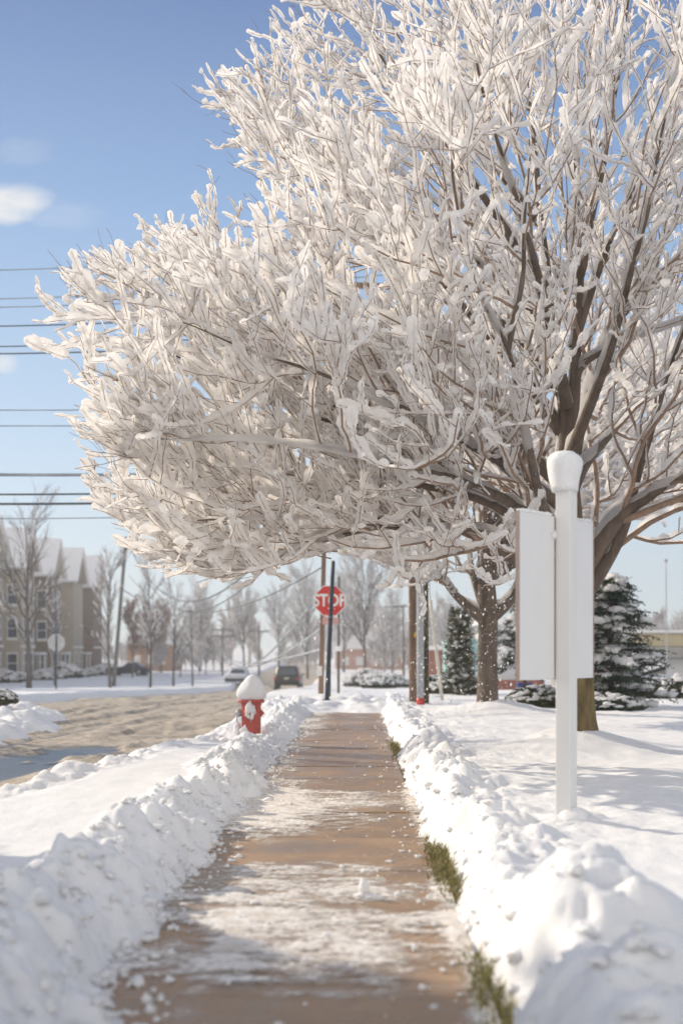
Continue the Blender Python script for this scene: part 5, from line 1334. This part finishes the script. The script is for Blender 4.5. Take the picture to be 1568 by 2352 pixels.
# ================================================================== EVERGREENS
def spruce(name, label, h, rad, seed, loc, nlay=26, group=None, leafmat='needle', snowf=.8, droop=.35, per=9, zmin=.12, narrow=1.0):
    g = np.random.default_rng(seed)
    root = tag(empty(name, (0,0,0)), label, 'conifer', group)
    MB().add(*tubes(np.array([[0,0,-.2],[0,0,h*.5],[0,0,h]])[None], np.array([[.035*h*.6,.02*h*.6,.01]]), 8)).build('trunk', M['bark'], root)
    br = []; 
    for i in range(nlay):
        f = (i+g.random()*1.0)/nlay;z = h*(zmin + (1-zmin)*f*.98); L_ = rad*(1-f)**.8*g.uniform(.75, 1.15)*narrow + .08
        for j in range(per):
            f = min(.985, max(0, (i+g.random()*2-.5)/nlay)); z = h*(zmin + (1-zmin)*f*.98); L_ = rad*(1-f)**.6*narrow + .08
            a = g.uniform(0, 2*np.pi); l = L_*g.uniform(.4, 1.25)
            n = 7; t = np.linspace(0, 1, n)
            br.append(np.stack([math.cos(a)*l*t, math.sin(a)*l*t, z + l*(.25*t - (droop+.3)*t**2 + .22*t**3) + g.normal(0, .03)], -1))
    P = np.array(br); N = len(P); Rr = np.repeat(np.linspace(.016, .004, 7)[None], N, 0)
    MB().add(*tubes(P, Rr, 4)).build('branches', M['bark'], root)
    # side sprays
    m = 13; tt = g.uniform(.12, 1, (N, m)); pos, tan = interp_poly(P, tt)
    pos = pos.reshape(-1,3); tan = tan.reshape(-1,3); M_ = len(pos)
    side = norm(np.cross(tan, UP))*np.where(g.random(M_) < .5, 1, -1)[:,None]
    d = norm(tan*.8 + side*g.uniform(.3,1.0,(M_,1)) - UP*g.uniform(.0,.45,(M_,1)))
    ln = (.16 + .10*rad)*g.uniform(.5, 1.3, M_)
    # needles: narrow blades along every spray
    q = 7; u = np.linspace(.05, 1, q)[None,:,None]; c = pos[:,None,:] + d[:,None,:]*u*ln[:,None,None]
    nd = norm(g.normal(size=(M_,q,3)) + d[:,None,:]*1.2); nl = g.uniform(.05, .10, (M_,q,1))*(.7+.12*rad)
    w = norm(np.cross(nd, g.normal(size=(M_,q,3))))*.02*(.7+.2*rad)
    V = np.stack([c-w, c+w, c+nd*nl], 2).reshape(-1,3)
    MB().add(V, None, np.arange(M_*q)[:,None]*3+np.array([[0,1,2]])).build('foliage', M[leafmat], root, smooth=False)
    # snow pads
    k = g.random(N) < snowf; Pk = P[k]; cnt = 3
    tt = g.uniform(.25, 1, (len(Pk), cnt)); pc, _ = interp_poly(Pk, tt); pc = pc.reshape(-1,3); n = len(pc)
    sz = (.03+rad*.055)*g.uniform(.35, 1.7, n)
    MB().add(*blobs(pc + UP*(sz*.35)[:,None], np.stack([sz*g.uniform(.7,1.5,n), sz*g.uniform(.7,1.5,n), sz*g.uniform(.45,.8,n)], -1), ICO2, .5, 1.6, seed)).build('snow', M['snow_far'], root)
    root.location = loc; return root
spruce('spruce_tree', 'unseen tall spruce added outside the left edge to shade the near snow bank', 8.4, 3.1, 41, (float(-1.85+SD[0]*9.5), float(5.0+SD[1]*9.5), -.1), nlay=34, per=18, zmin=.04, snowf=.6)  # dense spruce added out of view as a shade caster for the left bank
spruce('spruce_tree', 'big dark green spruce with sagging snowy branches behind the sign post', 2.8, 1.2, 4, ((1404-CU)/F*29, 29, .1), nlay=22, per=10, zmin=.04, snowf=.5, droop=.15)
spruce('spruce_tree', 'spruce peeking out left of the sign board behind the forked tree', 2.7, 1.0, 14, ((1205-CU)/F*37, 37, .1), nlay=16, per=9, zmin=.3, snowf=.95)
spruce('arborvitae', 'narrow snow blotched evergreen between the guard tube and the forked tree', 2.35, .36, 7, ((1056-CU)/F*37.5, 37.5, .1), nlay=26, per=8, zmin=.03, droop=-.5, snowf=.95, leafmat='juniper')
# low junipers, hedges
def wide_shrub(name, label, u, Y, r, seed, leafmat, sc, **kw):
    x = (u-CU)/F*Y; z = float(lawn_h(np.array([x]), np.array([float(Y)]))[0]) if Y < 36 and x > 1 else gz(x, Y)
    o = make_shrub(name, label, 'shrub', r, seed, (x, Y, z-.03), leafmat, kw.pop('group', None), **kw); o.scale = sc; return o
wide_shrub('juniper_shrub', 'low spreading olive juniper at the foot of the sign board', 1237, 29.5, .62, 21, 'juniper', (1.05,.9,.72), nleaf=2600, snow=.10, leaf=.085)
wide_shrub('juniper_shrub', 'low dark juniper skirt under the big spruce', 1395, 27.5, .62, 22, 'needle', (1.1,.9,.6), nleaf=2200, snow=.25, leaf=.08)
for i, (u, Y, r, lab) in enumerate(((1478, 35.5, .62, 'snow tufted shrub right of the big spruce, leftmost of the hedge'), (1520, 35, .66, 'snow tufted shrub in the middle of the right hand hedge, below the thin pole'), (1566, 34.5, .68, 'snow tufted shrub at the right edge of the picture'), (1612, 34, .6, 'snow tufted shrub at the end of the hedge, beyond the right edge'))):
    wide_shrub('hedge_shrub', lab, u, Y, r, 30+i, 'leaf_hedge', (1.05,1,.85), nleaf=1800, snow=.62, leaf=.075, group='hedge shrubs on the right')
for i, (u, Y, r, lab) in enumerate(((1010, 40, .62, 'white frosted shrub at the foot of the guard tube'), (1082, 39, .6, 'snow heaped shrub right of the narrow evergreen'), (1036, 39, .5, 'snow heaped shrub left of the narrow evergreen'),
                         (868, 70, .85, 'frosted shrub left of the street light'), (905, 74, .8, 'frosted shrub right under the street light'), (838, 85, 1.2, 'frosted shrub beyond the snow heap, left of the other two'))):
    wide_shrub('frosted_shrub', lab, u, Y, r, 50+i, 'leaf_hedge', (1,1,.95), nleaf=1500, snow=.95, leaf=.08, group='frosted shrubs behind the poles')
wide_shrub('frosted_shrub', 'small shrub poking from the snow heap at the left edge', 4, 27.3, .3, 71, 'leaf_hedge', (1,1,.9), nleaf=700, snow=.9, leaf=.06).location.z += .85

# ================================================================== BUILDINGS ON THE RIGHT AND FAR AWAY
def block(name, label, u0, u1, Y, depth, parts, z0=-.4):
    x0, x1 = (u0-CU)/F*Y, (u1-CU)/F*Y
    root = tag(empty(name, ((x0+x1)/2, Y+depth/2, z0)), label, 'building')
    return root, x0, x1
r, x0, x1 = block('shop_building', 'flat roofed beige and grey commercial building at the right edge', 1500, 1640, 62, 10, None)
zz = lambda v, Y: CH + (HZ-v)/F*Y
MB().add(*box(((x0+x1)/2-1.5, 67, (zz(1512,62)-.4)/2), (x1-x0+3, 10, zz(1512,62)+.4))).build('wall', M['grey_wall'], r, smooth=False)
MB().add(*box(((x0+x1)/2-.9, 66.8, (zz(1512,62)+zz(1486,62))/2), (x1-x0+4.6, 11.2, zz(1486,62)-zz(1512,62)))).build('fascia', M['grey_wall'], r, smooth=False, bevel=.03)
MB().add(*box(((x0+x1)/2-.5, 68, (zz(1455,62)+zz(1485,62))/2), (x1-x0+.6, 8, zz(1455,62)-zz(1485,62)))).build('parapet', M['beige'], r, smooth=False, bevel=.03)
MB().add(*box(((x0+x1)/2-.5, 68, zz(1453,62)+.06), (x1-x0+.8, 8.3, .14))).build('roof_snow', M['snow_far'], r, smooth=False, bevel=.05)
for i in range(5):
    xx = x0 + 1.0 + i*1.1
    f = MB().add(*box((xx, 61.96, .45), (.9,.08,1.1))).build('window', M['trim'], r, smooth=False); MB().add(*box((xx, 61.91, .45), (.78,.04,.98))).build('pane', M['glass'], f, smooth=False)
# canopy with a sloping snowy roof
cr = tag(empty('carport', tuple(at(1500,1545,52))), 'open carport with a sloping snow covered roof beside the beige building', 'carport')
a, b = at(1466,1556,50), at(1534,1536,50); a2, b2 = a+np.array([.3,7,.35]), b+np.array([.3,7,.35])
V = np.array([a, b, b2, a2]); V = np.concatenate([V, V+UP*.12]); Qb = [[0,3,2,1],[4,5,6,7],[0,1,5,4],[1,2,6,5],[2,3,7,6],[3,0,4,7]]
MB().add(V, Qb).build('roof', M['bumper'], cr, smooth=False)
MB().add(V+UP*.124, Qb).build('roof_snow', M['snow_far'], cr, smooth=False, bevel=.04)
for (p, hgt) in ((at(1533,1541,50.3), 1), (at(1470,1558,50.3), .6), (at(1536,1545,56), 1)):
    MB().add(*box((p[0], p[1], (p[2]-.4)/2), (.14,.14,p[2]+.4))).build('column', M['white_wall'], cr, smooth=False)
fp_, _, _ = pole('flag_pole', 'thin grey pole rising in front of the beige building', 'pole', (1531,1600), (1528,1290), 40, 3.6, 2.6, M['steel'], n=8)
MB().add(*lathe([(0,-.06),(.05,-.03),(.06,0),(.05,.03),(0,.06)], 10, tuple(at(1528,1288,40)))).build('finial', M['steel'], fp_)
r, x0, x1 = block('white_building', 'pale grey low building with a brick base behind the sign board', 1098, 1240, 60, 9, None)
MB().add(*box(((x0+x1)/2+.4, 64.5, .9), (x1-x0-.6, 9, 3.2))).build('wall', M['white_wall'], r, smooth=False)
MB().add(*box((x0-.3, 64.4, .55), (1.2, 8.6, 2.6))).build('annex', M['teal'], r, smooth=False, bevel=.02)
MB().add(*box(((x0+x1)/2+.35, 59.94, -.25), (x1-x0-.4, .24, .75))).build('brick_base', M['brick'], r, smooth=False)
MB().add(*box(((x0+x1)/2+.3, 64.4, 2.58), (x1-x0+.2, 9.6, .22))).build('roof_snow', M['snow_far'], r, smooth=False, bevel=.06)
MB().add(*box((x1-.75, 59.9, .9), (.14,.1,3.0))).build('door_post', M['blue'], r, smooth=False)
f = MB().add(*box((x0+1.6, 59.97, 1.2), (1.1,.1,.9))).build('window', M['trim'], r, smooth=False); MB().add(*box((x0+1.6, 59.91, 1.2), (.95,.05,.75))).build('pane', M['glass'], f, smooth=False)
bn = tag(empty('recycling_bin', tuple(at(1203,1586,38))), 'blue bin half hidden behind the sign board and the juniper', 'bin')
p = at(1207,1590,38)
MB().add(*loft([(p[2]-.2,.15,-.15,.15,.04),(p[2]+.22,.19,-.19,.19,.04),(p[2]+.25,.2,-.2,.2,.04)])).build('bin_body', M['blue'], bn); bpy.data.objects[bn.children[0].name].location = Vector((p[0], p[1], 0))-0*Vector((0,0,0))
bn.children[0].data.transform(Matrix.Translation(Vector((0,0,0))))
bn.children[0].location = (0,0,0); bn.children[0].data.transform(Matrix.Translation(Vector((bn['_base'][0], bn['_base'][1], 0))))
r, x0, x1 = block('brick_building', 'low reddish brick building far behind the STOP sign', 770, 925, 200, 12, None, -1.5)
MB().add(*box(((x0+x1)/2, 206, -.2), (x1-x0, 12, 3.6))).build('wall', simple('pale_brick', (.5,.3,.22), (.42,.25,.19), 3, .9), r, smooth=False)
V, Q, T = prism([(x0-.4,1.6),(x1+.4,1.6),(x1-2,3.4),(x0+2,3.4)], 'y', 199.4, 212.6); MB().add(V, Q, T).build('roof', M['snow_far'], r, smooth=False)
for i in range(4):
    xx = x0+1.4+i*2.0; f = MB().add(*box((xx, 199.96, -.1), (1.0,.1,1.2))).build('window', M['trim'], r, smooth=False); MB().add(*box((xx,199.9,-.1),(.85,.05,1.05))).build('pane', M['glass'], f, smooth=False)
r, x0, x1 = block('brick_house', 'long dark red brick building behind the poles and the narrow evergreen', 985, 1110, 95, 10, None, -1.0)
MB().add(*box(((x0+x1)/2, 100, .0), (x1-x0, 10, 2.8))).build('wall', M['brick'], r, smooth=False)
MB().add(*box(((x0+x1)/2, 100, 1.55), (x1-x0+.6, 10.6, .3))).build('roof_snow', M['snow_far'], r, smooth=False, bevel=.06)
r, x0, x1 = block('brick_house', 'orange brick house right of the leaning pole behind the brown leaved trees', 292, 395, 185, 12, None, -1.5)
MB().add(*box(((x0+x1)/2, 191, .2), (x1-x0, 12, 4.0))).build('wall', simple('orange_brick', (.42,.28,.19), (.36,.23,.16), 3, .9), r, smooth=False)
V, Q, T = prism([(x0-.4,2.2),(x1+.4,2.2),((x0+x1)/2+1,5.0),((x0+x1)/2-1,5.0)], 'y', 184.5, 197.5); MB().add(V, Q, T).build('roof', M['snow_far'], r, smooth=False)
for i in range(3):
    xx = x0+1.3+i*1.6; f = MB().add(*box((xx, 184.96, .2), (.9,.1,1.2))).build('window', M['trim'], r, smooth=False); MB().add(*box((xx,184.9,.2),(.75,.05,1.05))).build('pane', M['glass'], f, smooth=False)
ox, oy = -.34 + SD[0]*12.0, 5.45 + SD[1]*12.0  # pole added out of view so its shadow line crosses the near path
op = tag(empty('utility_pole', (float(ox), float(oy), 0)), 'unseen utility pole added outside the left edge to cast a shadow line on the path', 'utility pole')
MB().add(*tubes(np.array([[ox,oy,-.4],[ox,oy,4.5],[ox,oy,9.5]])[None], np.array([[.17,.15,.12]]), 16)).build('pole', M['pole_grey'], op)
MB().add(*box((ox,oy,9.0), (.12,2.4,.14))).build('crossarm', M['pole_grey'], op, smooth=False, bevel=.01)
# snow powder shaken out of the branches
g = np.random.default_rng(77)
n1, n2 = 620, 320
C1 = np.stack([g.normal(2.75, .42, n1), g.uniform(17.5, 25.5, n1), 0*g.random(n1)], -1)
C1[:,2] = CH + (HZ - g.uniform(1190, 1640, n1))/F*C1[:,1]
C1[:,0] = (g.normal(1110, 55, n1)-CU)/F*C1[:,1]
C2 = np.stack([(g.uniform(690, 1160, n2)-CU)/F, g.uniform(12, 26, n2), 0*g.random(n2)], -1); C2[:,0] *= C2[:,1]; C2[:,2] = CH + (HZ - g.uniform(1330, 1610, n2))/F*C2[:,1]
C3 = np.stack([(g.normal(970, 22, 260)-CU)/F, g.uniform(16, 27, 260), 0*g.random(260)], -1); C3[:,0] *= C3[:,1]; C3[:,2] = CH + (HZ - g.uniform(1330, 1620, 260))/F*C3[:,1]
C4 = np.stack([(g.uniform(930, 1190, 700)-CU)/F, g.uniform(17, 26, 700), 0*g.random(700)], -1); C4[:,0] *= C4[:,1]; C4[:,2] = CH + (HZ - g.uniform(1170, 1330, 700))/F*C4[:,1]
C = np.concatenate([C1, C2, C3, C4]); C = C[C[:,2] > .3]
rr_ = .003 + .010*g.random(len(C))**6
o = MB().add(*blobs(C, np.stack([rr_, rr_, rr_*g.uniform(1, 2.2, len(C))], -1), ICO1, .3, 1.2, 3)).build('falling_snow', M['snow_tree'])
tag(o, 'powder snow drifting down from the branches in front of the forked tree', 'snow', kind='stuff')

# haze: the cold air over the street
hz = MB().add(*box((0, 160, 12.5), (760, 560, 31))).build('haze', None, smooth=False)
hm = bpy.data.materials.new('haze'); hm.use_nodes = True; nt = hm.node_tree; nt.nodes.clear()
ou = nt.nodes.new('ShaderNodeOutputMaterial'); pv = nt.nodes.new('ShaderNodeVolumePrincipled')
pv.inputs['Color'].default_value = (.93,.95,1,1); pv.inputs['Density'].default_value = .0015; pv.inputs['Anisotropy'].default_value = .35
nt.links.new(pv.outputs[0], ou.inputs['Volume']); hz.data.materials.append(hm)
tag(hz, 'cold pale air over the whole street', 'haze', kind='stuff')
scene.cycles.volume_bounces = 0
for o in bpy.data.objects:
    if '_base' in o.keys(): del o['_base']
